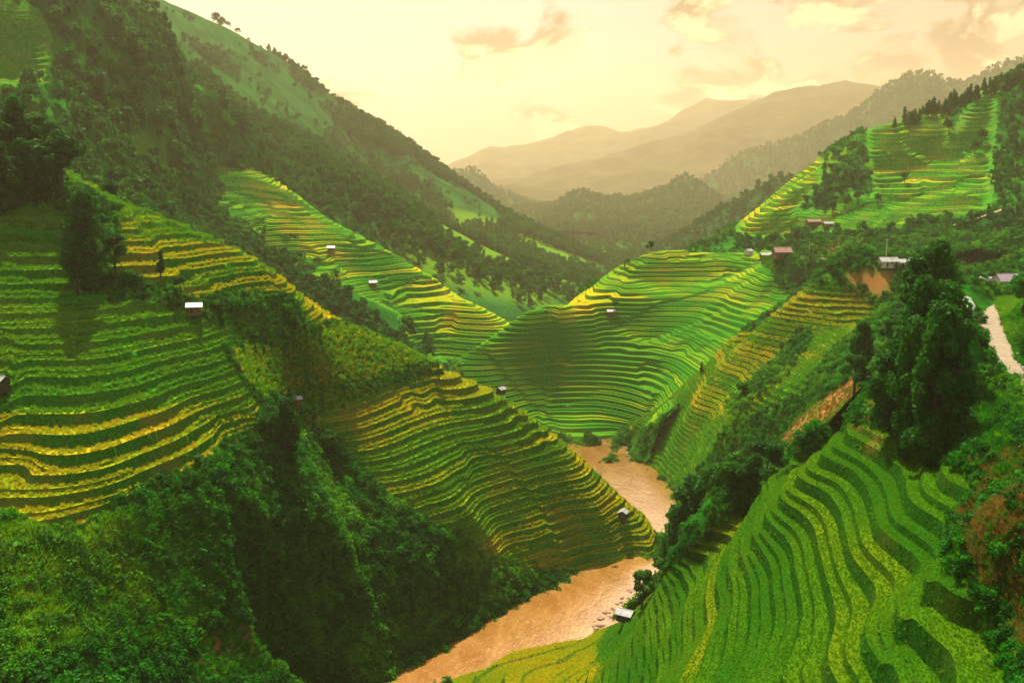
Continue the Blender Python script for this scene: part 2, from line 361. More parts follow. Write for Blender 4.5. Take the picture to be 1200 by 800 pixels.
TB = (0.0, .36, .43, .84)       # cut positions inside one step: tread, small bank, tread, big bank
def make_hill(key, label, ctrl, spacing, R, amp, nsc, mats, step=None, terr=(), noterr=(), ripe=(), soil=(), lush=(), c=10, roads=(),
              seed=0, grow=3, split_amt=.8, floor=-3.0, warp=.25, st_=.10, ridged=0, ypad=0):
    H = Hill(); HILLS[key] = H
    Cn = np.array(ctrl)
    x0, x1 = Cn[:, 0].min() - R * .5, Cn[:, 0].max() + R * .5; y0, y1 = Cn[:, 1].min() - R * .5, Cn[:, 1].max() + R * .5
    xs = np.arange(x0, x1, spacing); ys = np.arange(y0, y1, spacing)
    GX, GY = np.meshgrid(xs, ys)
    # uneven grid so that no lattice shows
    jx = (vnoise(GX * 1.7, GY * 1.7, 91) - .5) * spacing * .5; jy = (vnoise(GX * 1.7, GY * 1.7, 92) - .5) * spacing * .5
    GX = GX + jx; GY = GY + jy
    GZ, MD = rbf(ctrl, c)(GX, GY)
    n = fbm(GX, GY, nsc, 5, seed)
    if ridged: n = n + ridged * (.5 - np.abs(fbm(GX, GY, nsc * 1.6, 4, seed + 40)) * 2)
    GZ = GZ + n * amp
    for pl, w, fall in roads:
        best = np.full(GX.shape, 1e9); zz = np.zeros(GX.shape)
        for a, b in zip(pl[:-1], pl[1:]):
            dx, dy = b[0] - a[0], b[1] - a[1]; l2 = dx * dx + dy * dy
            t = np.clip(((GX - a[0]) * dx + (GY - a[1]) * dy) / l2, 0, 1)
            d = np.hypot(GX - a[0] - t * dx, GY - a[1] - t * dy)
            u = d < best; best = np.where(u, d, best); zz = np.where(u, a[2] + t * (b[2] - a[2]), zz)
        k = 1 - smst(best, w, w + fall); GZ = GZ * (1 - k) + (zz - .1) * k
    if key in 'ABCD':
        best = np.full(GX.shape, 1e9)
        for a, b in zip(RIVER, RIVER[1:] + RIVER[:1]):
            dx, dy = b[0] - a[0], b[1] - a[1]; l2 = dx * dx + dy * dy + 1e-9
            t = np.clip(((GX - a[0]) * dx + (GY - a[1]) * dy) / l2, 0, 1)
            best = np.minimum(best, np.hypot(GX - a[0] - t * dx, GY - a[1] - t * dy))
        ins = inpoly(GX, GY, [p[:2] for p in RIVER]); sd = np.where(ins, -best, best)
        GZ = np.minimum(GZ, np.clip(sd * .9, -3, None) + np.where(sd > 0, n * .0 + .15, -.3) + np.where(sd > 12, 1e3, 0) + np.where(sd > 0, sd * sd * .15, 0))
        if key == 'B': GZ = np.where((sd > 0) & (sd < 6), np.maximum(GZ, .25), GZ)
    H.xs0, H.ys0, H.sp, H.GX, H.GY, H.GZ = x0, y0, spacing, GX, GY, GZ
    GZ0 = GZ.copy()
    PX, PY = proj(GX, GY, GZ)
    m = np.zeros(GX.shape)
    for p in terr: m[inpoly(PX, PY, p) | inpoly(PX, PY + (24 if key == 'A' else 14), p)] = 1
    for p in noterr: m[inpoly(PX, PY, p)] = 0
    m = blur(m, grow); m = smst(m, .35, .8)
    rp = np.full(GX.shape, .2)
    for p, v in ripe: rp[inpoly(PX, PY, p) | inpoly(PX, PY + 14, p)] = v
    rp = blur(rp, grow)
    so = np.zeros(GX.shape)
    for p in soil: so[inpoly(PX, PY, p)] = 1
    so = blur(so, 2) * smst(fbm(GX, GY, nsc * .5 + 3, 3, seed + 5), -.35, .1)
    lu = np.zeros(GX.shape)
    for p in lush: lu[inpoly(PX, PY, p)] = 1
    lu = blur(lu, 2)
    ny, nx = GX.shape
    idx = np.arange(nx * ny).reshape(ny, nx)
    a, b, cc, d = idx[:-1, :-1], idx[:-1, 1:], idx[1:, 1:], idx[1:, :-1]
    kz = np.minimum(np.minimum(GZ[:-1, :-1], GZ[:-1, 1:]), np.minimum(GZ[1:, 1:], GZ[1:, :-1]))
    kM = np.maximum(np.maximum(GZ[:-1, :-1], GZ[:-1, 1:]), np.maximum(GZ[1:, 1:], GZ[1:, :-1]))
    keep = (MD[:-1, :-1] < R) & (kM > floor)
    if key in FRONT:
        fx, fy = FRONT[key]; keep &= GY[:-1, :-1] > np.interp(GX[:-1, :-1], fx, fy)
        GZ[GY < np.interp(GX, fx, fy)] -= 300
    if key in BACK:
        fx, fy = BACK[key]; keep &= GY[:-1, :-1] < np.interp(GX[:-1, :-1], fx, fy)
        GZ[GY > np.interp(GX, fx, fy)] -= 300
    fl = (np.add.outer(np.arange(ny - 1), np.arange(nx - 1)) % 2).astype(bool)
    t1 = np.stack([a, b, np.where(fl, cc, d)], -1)[keep]; t2 = np.stack([np.where(fl, a, b), cc, d], -1)[keep]
    tris = np.concatenate([t1, t2])
    X, Y, Zz, Mm = GX.ravel(), GY.ravel(), GZ0.ravel(), m.ravel()
    root = None
    ter = np.zeros(len(tris), bool)
    if step: ter = Mm[tris].max(1) > 0
    nt = tris[~ter]
    use = np.unique(nt); rm = np.full(nx * ny, -1); rm[use] = np.arange(len(use))
    V = np.stack([X, Y, Zz], 1)[use]
    me = mesh_np('hillside', V, rm[nt], mats[0], True, attrs={'soil': so.ravel()[use], 'lush': lu.ravel()[use]})
    root = link(bpy.data.objects.new('hillside' if spacing < 9 else 'mountain', me)); tag(root, label, 'hillside' if spacing < 9 else 'mountain', kind='structure')
    H.root = root; H.nat = V[rm[nt]]; H.tread = np.zeros((0, 3, 3)); H.bank = H.tread; H.tripe = np.zeros(0); H.edge = np.zeros((0, 3))
    if step and ter.any():
        wz = fbm(GX, GY, 55, 3, seed + 9).ravel() * warp * 4 + fbm(GX, GY, 9, 2, seed + 10).ravel() * .05
        wz = wz + (.5 * smst(fbm(GX, GY, 48, 3, seed + 70), -.035, .035) + .45 * smst(fbm(GX, GY, 70, 2, seed + 80), .12, .18)).ravel() * (.5 if key == 'B' else 1)
        Lv = Zz / step + wz
        av = smst(fbm(GX, GY, 26, 2, seed + 12), -.25, -.05).ravel() * split_amt
        A = np.stack([X, Y, Zz, Lv, av, Mm, rp.ravel(), so.ravel(), wz], 1)
        Tr = A[tris[ter]]
        k0, k1 = int(math.floor(Tr[:, :, 3].min())), int(math.ceil(Tr[:, :, 3].max()))
        treads = []; trip = []; banks = []; edges = []
        rest = Tr
        for k in range(k0, k1 + 1):
            parts = []
            for j in range(4):
                nxt = k + (TB[j + 1] if j < 3 else 1.0)
                lo, rest = split(rest, nxt, 3)
                parts.append(lo)
            VV = []; FF = []; at = {'ripe': [], 'tread': [], 'soil': []}; off = 0; MI = []
            for j, q in enumerate(parts):
                if len(q) == 0: continue
                t = q[:, :, 3] - k; aa = q[:, :, 4]
                ma = .40 - .35 * st_; g1 = TB[1] * st_; g3 = (TB[3] - TB[2]) * st_
                G = np.where(t < TB[1], t * st_, np.where(t < TB[2], g1 + (t - TB[1]) / (TB[2] - TB[1]) * ma * aa,
                    np.where(t < TB[3], g1 + ma * aa + (t - TB[2]) * st_, 0)))
                top = g1 + ma * aa + g3
                G = np.where(t >= TB[3], top + (t - TB[3]) / (1 - TB[3]) * (1 - top), G)
                zt = step * (k + G - q[:, :, 8]) - step * .12
                zf = q[:, :, 2] * (1 - q[:, :, 5]) + zt * q[:, :, 5]
                xyz = np.stack([q[:, :, 0], q[:, :, 1], zf], 2)
                ar = np.linalg.norm(np.cross(xyz[:, 1] - xyz[:, 0], xyz[:, 2] - xyz[:, 0]), axis=1)
                ok = ar > 1e-4; xyz = xyz[ok]; q = q[ok]
                if len(q) == 0: continue
                flat = xyz.reshape(-1, 3); key = np.round(flat * 200).astype(np.int64)
                _, ui, inv = np.unique(key, axis=0, return_index=True, return_inverse=True); inv = inv.ravel()
                istread = 1.0 if j in (0, 2) else (0.0 if j == 3 else .3)
                qf = q.reshape(-1, 9)[ui]
                lr = (_h(np.float64(k), np.float64(seed), 3) - .5) * .35 + (vnoise(flat[ui, 0] / 30 + k * 7.3, flat[ui, 1] / 30, 4) - .5) * .5
                VV.append(flat[ui]); FF.append(inv.reshape(-1, 3) + off); off += len(ui)
                at['ripe'].append(np.clip(qf[:, 6] + lr, 0, 1)); at['soil'].append(qf[:, 7])
                at['tread'].append(istread * smst(qf[:, 5], .2, .8) + (1 - smst(qf[:, 5], .2, .8)) * .15)
                edges.append(xyz[q[:, :, 5].min(1) <= .7])
                if j in (0, 2):
                    inn = q[:, :, 5].min(1) > .7
                    treads.append(xyz[inn]); trip.append((q[:, :, 6].mean(1) + lr.mean())[inn])
                else: banks.append(xyz[q[:, :, 5].min(1) > .7])
            if not VV: continue
            me = mesh_np('terrace', np.concatenate(VV), np.concatenate(FF), mats[1], True, attrs={k2: np.concatenate(v) for k2, v in at.items()})
            link(bpy.data.objects.new('terrace', me), root)
        H.tread = np.concatenate(treads); H.tripe = np.concatenate(trip); H.bank = np.concatenate(banks); H.edge = np.concatenate(edges)
    return H
def hz(H, x, y):
    """ground height of a hill"""
    i = (y - H.ys0) / H.sp; j = (x - H.xs0) / H.sp
    i = min(max(i, 0), H.GZ.shape[0] - 1.001); j = min(max(j, 0), H.GZ.shape[1] - 1.001)
    a, b = int(i), int(j); u, v = i - a, j - b; g = H.GZ
    return float((g[a, b] * (1 - v) + g[a, b + 1] * v) * (1 - u) + (g[a + 1, b] * (1 - v) + g[a + 1, b + 1] * v) * u)
def top_z(x, y, keys):
    return max(hz(HILLS[k], x, y) for k in keys)
def hit(px, py, keys, y0=40, y1=3500):
    """first ground point met along the ray through a photo pixel"""
    Y = y0; last = None
    while Y < y1:
        p = P(px, py, Y); g = -1e9
        for k in keys:
            H = HILLS[k]
            if H.xs0 < p[0] < H.xs0 + H.sp * (H.GZ.shape[1] - 1) and H.ys0 < p[1] < H.ys0 + H.sp * (H.GZ.shape[0] - 1):
                g = max(g, hz(H, p[0], p[1]))
        if p[2] < g: return (p[0], p[1], g)
        Y += max(.6, Y * .004)
    return None

RIVER = [Z(*q, 0) for q in [(380, 860), (523, 797), (600, 762), (640, 755), (687, 742), (735, 720), (762, 700), (800, 672), (835, 652), (818, 636), (803, 618), (794, 598), (790, 575), (767, 551), (742, 537), (738, 522), (728, 521), (720, 530), (722, 545), (738, 577), (758, 606), (777, 636), (770, 652), (735, 657), (690, 664), (620, 697), (550, 737), (480, 777), (450, 797), (330, 880)]]
# ---- control points: (pixel, pixel, metres ahead) or (pixel, pixel, height)
ridgeA = [P(*q) for q in [(-260, 60, 320), (-120, 110, 325), (0, 170, 330), (40, 182, 330), (70, 190, 330), (120, 225, 335), (190, 268, 345), (260, 300, 352), (310, 328, 358), (360, 350, 365), (420, 383, 372),
          (470, 405, 380), (520, 430, 388), (580, 455, 395), (640, 497, 398), (690, 542, 398), (730, 588, 392), (765, 625, 378)]]
ctrlA = dense(ridgeA, 22) + behind(dense(ridgeA, 30), 30, 24) + behind(dense(ridgeA, 45), 75, 58) + behind(dense(ridgeA, 45), 135, 100) + [P(*q) for q in [
    (-250, 300, 265), (-250, 600, 180), (-250, 450, 220), (0, 260, 290), (0, 350, 262), (0, 440, 240), (0, 520, 222), (0, 600, 205), (100, 270, 300), (150, 330, 285), (228, 360, 290), (280, 340, 315), (150, 440, 250), (150, 560, 222),
    (290, 470, 280), (300, 500, 276), (60, 620, 202), (360, 400, 330), (300, 430, 302), (430, 470, 345), (375, 505, 325), (440, 560, 325), (500, 600, 323), (560, 640, 325), (650, 665, 345), (560, 520, 365), (500, 460, 372), (640, 560, 375), (700, 610, 372),
    (0, 790, 165), (0, 700, 185), (150, 700, 205), (230, 790, 205), (300, 650, 240), (350, 790, 238), (300, 560, 265), (400, 650, 275), (400, 720, 265), (500, 700, 298), (200, 640, 224), (-250, 800, 150), (0, 950, 140), (250, 950, 175)]] + [
    Z(*q, 0) for q in [(455, 792), (480, 775), (550, 735), (620, 695), (690, 662), (735, 652), (775, 645), (790, 628)]] + [Z(*q, -6) for q in [(715, 560), (705, 535), (725, 565)]] + [Z(*q, -5) for q in [(490, 800), (560, 755), (640, 710), (700, 685), (760, 668), (800, 640)]] + [Z(400, 900, 0), Z(440, 900, -5)]
RB_ = [(800, 658, 285), (833, 631, 266), (867, 603, 249), (900, 570, 233), (933, 542, 219)]
ridgeB = [Z(523, 797, 1), Z(600, 762, 1.5), Z(687, 744, 2), Z(735, 722, 6)] + [P(*q) for q in [(800, 658, 285), (833, 631, 266), (867, 603, 249), (900, 570, 233), (933, 542, 219), (967, 520, 209), (992, 490, 210), (1020, 450, 215), (1050, 425, 222)]]
ROAD = [P(*q) for q in [(1330, 560, 150), (1260, 500, 176), (1200, 447, 205), (1178, 422, 224), (1163, 398, 250), (1160, 378, 278), (1170, 362, 306), (1188, 353, 330), (1230, 346, 352), (1290, 340, 372)]]
ROAD2 = [P(*q) for q in [(925, 299, 640), (950, 301, 625), (980, 305, 600), (1010, 309, 575), (1035, 312, 545), (1075, 318, 500), (1120, 322, 470), (1180, 322, 450), (1240, 326, 430)]]
ctrlB = dense(ridgeB, 12) + [P(a, b + 12, Y - 20) for a, b, Y in RB_] + [P(a, b + 4, Y + 14) for a, b, Y in RB_] + [(x, y + d, max(z - q, -6)) for x, y, z in dense(ridgeB[3:], 25) for d, q in ((20, 16), (48, 42), (80, 70))] + behind(dense(ridgeB[3:], 20), 22, 17) + behind(dense(ridgeB[4:], 30), 48, 40) + [Z(*q, -5) for q in [(515, 780), (590, 745), (670, 728), (730, 700)]] + [Z(*q, z) for q, z in [((600, 790), 6), ((650, 772), 7), ((700, 757), 11), ((660, 800), 15), ((740, 735), 16), ((560, 810), 2), ((520, 850), 1), ((560, 900), 8)]] + [P(*q) for q in [
    (760, 800, 212), (700, 800, 238), (885, 800, 136), (820, 800, 158), (1000, 800, 121), (1100, 800, 105), (1200, 800, 95), (1000, 650, 154), (1100, 650, 139), (1100, 560, 155), (1200, 700, 116), (1200, 600, 118), (1200, 500, 155), (1130, 620, 128), (1130, 740, 114),
    (1000, 730, 135), (850, 720, 182), (750, 742, 262), (800, 770, 196), (1060, 500, 185), (1190, 475, 186), (1150, 452, 200), (1112, 470, 190), (1130, 520, 174), (1185, 525, 166), (1250, 520, 165), (1100, 430, 225), (1140, 430, 228), (930, 640, 180), (930, 720, 155), (980, 560, 188),
    (1400, 700, 70), (1400, 500, 120), (1400, 400, 200), (1300, 420, 230), (1200, 395, 262), (1250, 380, 300), (1100, 340, 330), (1140, 345, 320), (1180, 330, 430), (1300, 310, 400), (1250, 290, 420), (1130, 325, 450), (1060, 345, 380), (1090, 380, 280)]] + ROAD[::2] + [P(900, 1000, 75), P(700, 1000, 120), P(1100, 1100, 40), (10, 60, 118), (20, 10, 140)]
ctrlC = dense([P(*q) for q in [(1090, 316, 500), (1050, 318, 500), (1000, 322, 492), (965, 330, 482), (940, 343, 472), (900, 375, 462), (870, 400, 475), (830, 430, 500), (790, 465, 530), (750, 490, 560)]], 18)
ridgeC = list(ctrlC)
ctrlC += behind(ridgeC[2:], 35, 22) + behind(ridgeC[2::2], 75, 50) + [P(*q) for q in [(1010, 370, 440), (960, 400, 420), (920, 440, 405), (880, 470, 402), (850, 500, 408), (800, 540, 440), (765, 558, 480), (800, 500, 475), (770, 510, 515), (840, 460, 465), (880, 438, 447), (915, 410, 443),
    (990, 440, 335), (940, 490, 330), (910, 520, 335), (1040, 400, 345), (850, 560, 385), (900, 545, 335), (1080, 370, 370), (1120, 350, 400), (1150, 330, 460), (1000, 400, 400), (820, 600, 400), (905, 562, 285), (950, 522, 275), (985, 480, 262), (1020, 440, 270)]] + [Z(*q, 0) for q in [(733, 533), (767, 551), (790, 575), (795, 600), (800, 625), (840, 640)]] + [Z(*q, -5) for q in [(722, 545), (755, 562), (775, 585), (780, 610), (790, 650), (850, 670)]]
ridgeD = dense([P(*q) for q in [(480, 440, 590), (530, 421, 600), (560, 405, 600), (600, 384, 605), (625, 366, 612), (660, 358, 625), (690, 350, 645), (715, 324, 690), (740, 303, 715), (765, 294, 725), (800, 293, 730), (850, 295, 735), (900, 297, 740), (950, 299, 735)]], 22)
ctrlD = ridgeD + behind(ridgeD, 35, 24) + behind(ridgeD[::2], 80, 60) + [P(*q) for q in [(700, 400, 615), (650, 440, 595), (640, 480, 575), (750, 480, 560), (800, 425, 575), (800, 360, 640), (850, 320, 695), (760, 330, 690), (950, 330, 620), (900, 400, 540), (850, 430, 530), (780, 470, 530),
    (760, 490, 535), (980, 318, 600), (1040, 322, 560), (600, 430, 590), (870, 370, 600), (700, 370, 632), (560, 450, 575)]] + ROAD2[:6] + [Z(*q, z) for q, z in [((725, 525), 1), ((700, 508), 3), ((740, 508), 3), ((660, 530), -2), ((600, 500), 8), ((700, 545), -4)]]
ridgeE = dense([P(*q) for q in [(790, 300, 760), (830, 284, 780), (860, 270, 800), (900, 238, 830), (950, 196, 860), (1000, 157, 880), (1040, 146, 890), (1100, 128, 880), (1150, 108, 870), (1200, 90, 860), (1300, 40, 850), (1420, 10, 850)]], 30)
ctrlE = [(x, y, z - 12) for x, y, z in [P(*q) for q in [(860, 320, 690), (900, 330, 650), (950, 335, 600), (820, 300, 722), (870, 345, 650), (930, 350, 570)]]] + ridgeE + behind(ridgeE, 60, 40) + behind(ridgeE[::2], 130, 105) + [P(*q) for q in [(1200, 130, 810), (1180, 200, 730), (1200, 260, 640), (1100, 262, 665), (1000, 275, 690), (950, 285, 700), (900, 280, 770), (860, 292, 750), (1000, 220, 785), (1100, 180, 800), (1050, 250, 705), (1200, 300, 545), (1100, 300, 590), (1300, 280, 560), (1300, 180, 700), (1420, 200, 650), (1420, 300, 480), (1000, 302, 620), (940, 297, 660), (1150, 318, 500)]]
ridgeF = dense([P(*q) for q in [(225, 172, 830), (265, 184, 815), (310, 202, 800), (350, 232, 770), (400, 262, 740), (450, 290, 710), (500, 322, 680), (550, 352, 650), (600, 378, 632), (640, 402, 620)]], 25)
ctrlF = ridgeF + behind(ridgeF, 40, 26) + behind(ridgeF[::2], 90, 62) + [P(*q) for q in [(235, 200, 760), (300, 250, 690), (330, 300, 650), (400, 340, 610), (450, 400, 580), (380, 385, 565), (520, 415, 600), (300, 330, 585), (240, 240, 690), (220, 300, 560), (480, 350, 650), (360, 260, 710), (300, 400, 520), (500, 460, 560), (400, 440, 530)]]
ridgeG = dense([P(*q) for q in [(-260, -70, 560), (-100, -55, 600), (60, -35, 640), (130, 0, 650), (200, 55, 740), (250, 112, 800), (283, 160, 850), (300, 185, 880), (330, 230, 880)]], 25)
ctrlG = [(x, y, z - 16) for x, y, z in [P(*q) for q in [(300, 250, 690), (330, 300, 650), (300, 330, 585), (242, 235, 700), (350, 262, 720), (275, 205, 780), (235, 195, 770), (400, 340, 610), (280, 290, 630)]]] + ridgeG + behind(ridgeG, 45, 25) + behind(ridgeG[::2], 110, 75) + [P(*q) for q in [(0, 60, 560), (100, 150, 540), (0, 170, 480), (190, 215, 620), (150, 260, 480), (222, 290, 580), (60, 210, 430), (-200, 60, 500), (-200, 160, 430), (100, 60, 600), (200, 340, 460), (100, 320, 400)]]
ridgeH = dense([P(*q) for q in [(0, -70, 1050), (130, -35, 1080), (185, 5, 1090), (212, 18, 1110), (235, 26, 1130), (265, 42, 1150), (300, 62, 1170), (320, 84, 1180), (350, 105, 1200), (400, 137, 1230), (430, 150, 1250), (470, 180, 1280), (500, 206, 1300), (560, 240, 1250), (600, 262, 1200), (650, 285, 1150), (690, 298, 1100), (715, 308, 1080), (740, 322, 1060)]], 45)
HX = [(130, -35), (185, 5), (212, 18), (235, 26), (265, 42), (300, 62), (320, 84), (350, 105), (400, 137), (430, 150), (470, 180), (500, 206), (560, 240), (600, 262), (650, 285)]
ctrlH = ridgeH + behind(ridgeH, 90, 50) + behind(ridgeH[::2], 220, 150) + [P(*q) for q in [(280, 170, 900), (200, 80, 920), (400, 220, 900), (450, 290, 870), (520, 340, 840), (560, 365, 820), (610, 380, 840), (650, 372, 890), (700, 342, 970), (520, 262, 1050), (600, 325, 930), (660, 330, 980), (350, 230, 850), (400, 290, 800), (300, 110, 1010), (420, 180, 1060), (100, 0, 900), (0, 0, 850), (480, 250, 1020), (600, 420, 760), (750, 360, 950)]]

TERR_A = [[(-300, 262), (80, 262), (82, 300), (70, 190), (120, 225), (190, 268), (260, 300), (310, 328), (360, 350), (420, 383), (470, 405), (520, 430), (580, 455), (640, 497), (690, 542), (730, 588), (768, 625), (770, 650), (720, 668), (645, 672), (560, 645), (500, 612), (455, 580), (420, 545), (385, 510), (345, 500), (318, 470), (290, 505), (230, 545), (165, 575), (100, 618), (60, 625), (20, 600), (-300, 640)]]
NO_A = [[(262, 405), (400, 376), (520, 425), (440, 452), (350, 474), (300, 466)],     # standing maize field
        [(225, 368), (300, 372), (350, 372), (352, 352), (300, 345), (240, 348)], [(90, 210), (140, 250), (132, 300), (90, 322), (76, 300)],
        [(120, 318), (228, 345), (215, 352), (120, 340)]]
RIPE_A = [([(-300, 262), (240, 262), (320, 480), (240, 520), (-300, 520)], .14), ([(-300, 500), (0, 490), (200, 490), (320, 470), (320, 520), (100, 640), (-300, 640)], .72),
          ([(-50, 470), (60, 500), (180, 520), (100, 620), (-50, 600)], .82), ([(70, 190), (190, 262), (240, 320), (140, 310)], .28), ([(140, 290), (260, 296), (360, 345), (300, 350), (230, 350), (140, 330)], .68),
          ([(360, 345), (480, 405), (580, 452), (560, 470), (430, 420), (360, 368)], .95), ([(340, 470), (580, 445), (600, 480), (480, 545), (400, 520)], .72),
          ([(420, 540), (600, 470), (650, 500), (690, 560), (560, 640), (480, 600)], .34), ([(560, 650), (700, 550), (775, 620), (775, 680), (600, 690)], .66), ([(590, 455), (640, 490), (735, 580), (700, 560), (600, 480)], .5)]
make_hill('A', 'near terraced hill on the left dropping to the river', ctrlA, 1.6, 70, .7, 34, (M['slope_near'], M['crop_mid']), 3.3, TERR_A, NO_A, RIPE_A,
          soil=[[(225, 730), (300, 725), (340, 800), (215, 800)], [(-10, 690), (30, 690), (40, 790), (-10, 800)]], seed=1, warp=.14)
TERR_B = [[(520, 830), (523, 797), (600, 762), (687, 746), (735, 728), (800, 658), (833, 631), (867, 603), (900, 570), (933, 542), (967, 520), (990, 490), (1010, 505), (1040, 500), (1150, 570), (1130, 600), (1110, 640), (1200, 760), (1230, 900), (520, 900)]]
RIPE_B = [([(520, 840), (523, 795), (600, 760), (740, 722), (760, 730), (640, 840)], .72), ([(700, 760), (800, 660), (900, 570), (830, 800), (700, 860)], .10), ([(800, 655), (960, 525), (1010, 540), (1000, 900), (780, 900)], .22), ([(1000, 500), (1200, 700), (1200, 900), (1000, 900)], .18)]
make_hill('B', 'near terraced hill on the right under the tall tree clump', ctrlB, 1.15, 72, .5, 20, (M['slope_near'], M['crop_near']), 4.6, TERR_B, [[(1110, 600), (1250, 500), (1250, 800), (1190, 770)]], RIPE_B,
          soil=[[(1000, 480), (1030, 470), (1030, 530), (1005, 530)], [(1130, 590), (1200, 560), (1200, 700), (1150, 660)]], lush=[[(1130, 440), (1200, 470), (1200, 560), (1120, 560)], [(1170, 350), (1230, 350), (1230, 440)]], roads=[(ROAD, 3.2, 7)], seed=2, c=6, split_amt=.9, warp=.2, st_=.30)
TERR_C = [[(738, 515), (750, 486), (790, 463), (830, 428), (870, 398), (900, 373), (940, 342), (985, 345), (1035, 372), (1010, 400), (985, 440), (930, 465), (900, 480), (850, 500), (830, 545), (800, 575), (760, 555)]]
RIPE_C = [([(860, 400), (940, 342), (1030, 345), (1010, 400), (900, 440)], .52), ([(740, 500), (860, 440), (850, 500), (800, 580), (740, 560)], .12), ([(850, 400), (930, 380), (900, 470), (800, 500)], .5)]
make_hill('C', 'bright terraced spur on the right bank of the river', ctrlC, 2.2, 70, 1.2, 30, (M['slope_near'], M['crop_mid']), 2.3, TERR_C, [[(845, 478), (905, 425), (925, 395), (948, 380), (952, 392), (925, 432), (870, 478)]], RIPE_C,
          soil=[[(900, 520), (905, 495), (960, 465), (1000, 430), (1030, 425), (1000, 480), (930, 535)], [(985, 318), (1050, 318), (1040, 345), (1000, 345)]], lush=[[(740, 540), (800, 500), (900, 470), (820, 590)], [(960, 325), (1045, 318), (1030, 350), (960, 345)]], seed=3)
TERR_D = [[(530, 421), (600, 384), (625, 372), (690, 352), (715, 324), (740, 303), (850, 296), (940, 310), (960, 330), (870, 385), (855, 440), (790, 480), (735, 522), (725, 530), (560, 480)]]
TERR_D_ = [[(530, 421), (600, 384), (625, 372), (610, 440), (600, 470), (735, 520), (725, 530), (560, 480)], [(690, 352), (715, 324), (740, 303), (850, 296), (940, 310), (950, 340), (860, 372), (800, 400), (800, 350), (690, 364)], [(600, 445), (740, 450), (850, 420), (860, 400), (780, 480), (735, 525), (600, 480)], [(695, 370), (760, 368), (860, 380), (850, 440), (720, 470)]]
RIPE_D = [([(680, 360), (740, 303), (900, 296), (900, 352), (800, 352)], .46), ([(640, 370), (700, 345), (720, 362), (660, 372)], .85)]
make_hill('D', 'terraced hill in the middle of the valley above the stream', ctrlD, 3.0, 85, 1.5, 40, (M['slope_mid'], M['crop_mid']), 2.7, TERR_D, [[(895, 300), (960, 300), (960, 345), (925, 345)]], RIPE_D,
          soil=[[(950, 282), (982, 282), (982, 302), (950, 302)]], lush=[[(617, 368), (700, 350), (700, 372), (620, 380)], [(730, 296), (800, 292), (800, 305), (730, 312)]], roads=[(ROAD2, 2.6, 8)], seed=4)
TERR_E = [[(860, 270), (950, 196), (965, 205), (915, 262), (880, 275)], [(1020, 160), (1060, 146), (1110, 150), (1110, 190), (1150, 120), (1165, 120), (1155, 245), (1060, 252), (1030, 230), (1022, 200)], [(895, 262), (980, 264), (980, 280), (890, 276)], [(985, 240), (1060, 252), (1050, 278), (985, 280)]]
make_hill('E', 'tall terraced hill on the right with pine trees on its crest', ctrlE, 4.0, 110, 3.0, 60, (M['slope_mid'], M['crop_far']), 3.6, TERR_E, [], [([(1035, 215), (1155, 190), (1155, 250), (1035, 250)], .36), ([(850, 280), (960, 190), (965, 210), (890, 275)], .6), ([(1020, 150), (1110, 150), (1100, 210), (1030, 212)], .45)],
          soil=[[(952, 280), (982, 280), (982, 300), (952, 300)]], lush=[[(860, 270), (950, 196), (1000, 160), (1005, 165), (960, 215)], [(1035, 230), (1155, 200), (1155, 250), (1060, 252)]], roads=[([P(*q) for q in [(1095, 272, 640), (1115, 265, 650), (1140, 258, 655), (1165, 250, 660), (1182, 243, 670)]], 2, 6)], seed=5, c=18)
TERR_F = [[(235, 185), (290, 190), (350, 232), (400, 262), (450, 290), (500, 322), (550, 352), (603, 378), (560, 420), (470, 415), (400, 340), (320, 300), (260, 250)]]
make_hill('F', 'terraced spur behind the near left ridge', ctrlF, 3.6, 90, 2.0, 45, (M['slope_mid'], M['crop_far']), 3.2, TERR_F, [[(400, 335), (470, 365), (480, 420), (400, 420)]], [([(270, 200), (330, 225), (400, 300), (420, 345), (380, 320), (320, 260)], .62), ([(480, 320), (603, 378), (520, 390), (480, 350)], .6)], lush=[[(300, 190), (400, 240), (520, 300), (470, 300)]], seed=6, c=14)
make_hill('G', 'dark wooded slope high on the left', ctrlG, 5.0, 120, 4.0, 60, (M['slope_mid'], M['crop_far']), 3.6, [[(-50, 15), (55, 30), (50, 95), (-50, 90)]], [], [], lush=[[(-50, 15), (55, 25), (50, 98), (-50, 95)], [(150, 160), (205, 165), (208, 195), (160, 195)]], seed=7, c=20)
ctrlH = [(x * k, y * k, CAMH + (z - CAMH) * k) for x, y, z in ctrlH for k in [1 + .5 * float(smst(np.float64(y), 850, 1150))]]
make_hill('H', 'big hazy mountain behind the left bank with forest along its crest', ctrlH, 10.0, 300, 12.0, 160, (M['slope_far'],), seed=8, c=30, ridged=.6,
          lush=[[(420, 230), (560, 250), (700, 300), (640, 360), (500, 330)]])
def range_(key, label, line, Y, depth, amp, nsc, sp, seed, mat='slope_wood', ridged=.8, foot=0.0):
    rg = dense([P(px, py, Y if not isinstance(Y, tuple) else Y[0] + (Y[1] - Y[0]) * i / (len(line) - 1)) for i, (px, py) in enumerate(line)], depth * .16)
    n = len(rg); front = [(x, y - depth, foot + (i % 2) * 12) for i, (x, y, z) in list(enumerate(rg))[::3]]
    mid = [(x + random.uniform(-.12, .12) * depth, y - depth * .5, foot + (z - foot) * random.uniform(.40, .56)) for x, y, z in rg[::2]]
    back = [(x, y + depth * .6, foot + (z - foot) * .4) for x, y, z in rg[::3]]
    make_hill(key, label, rg + front + mid + back, sp, depth * .8, amp, nsc, (M[mat],), seed=seed, c=depth * .1, ridged=ridged, floor=-12)
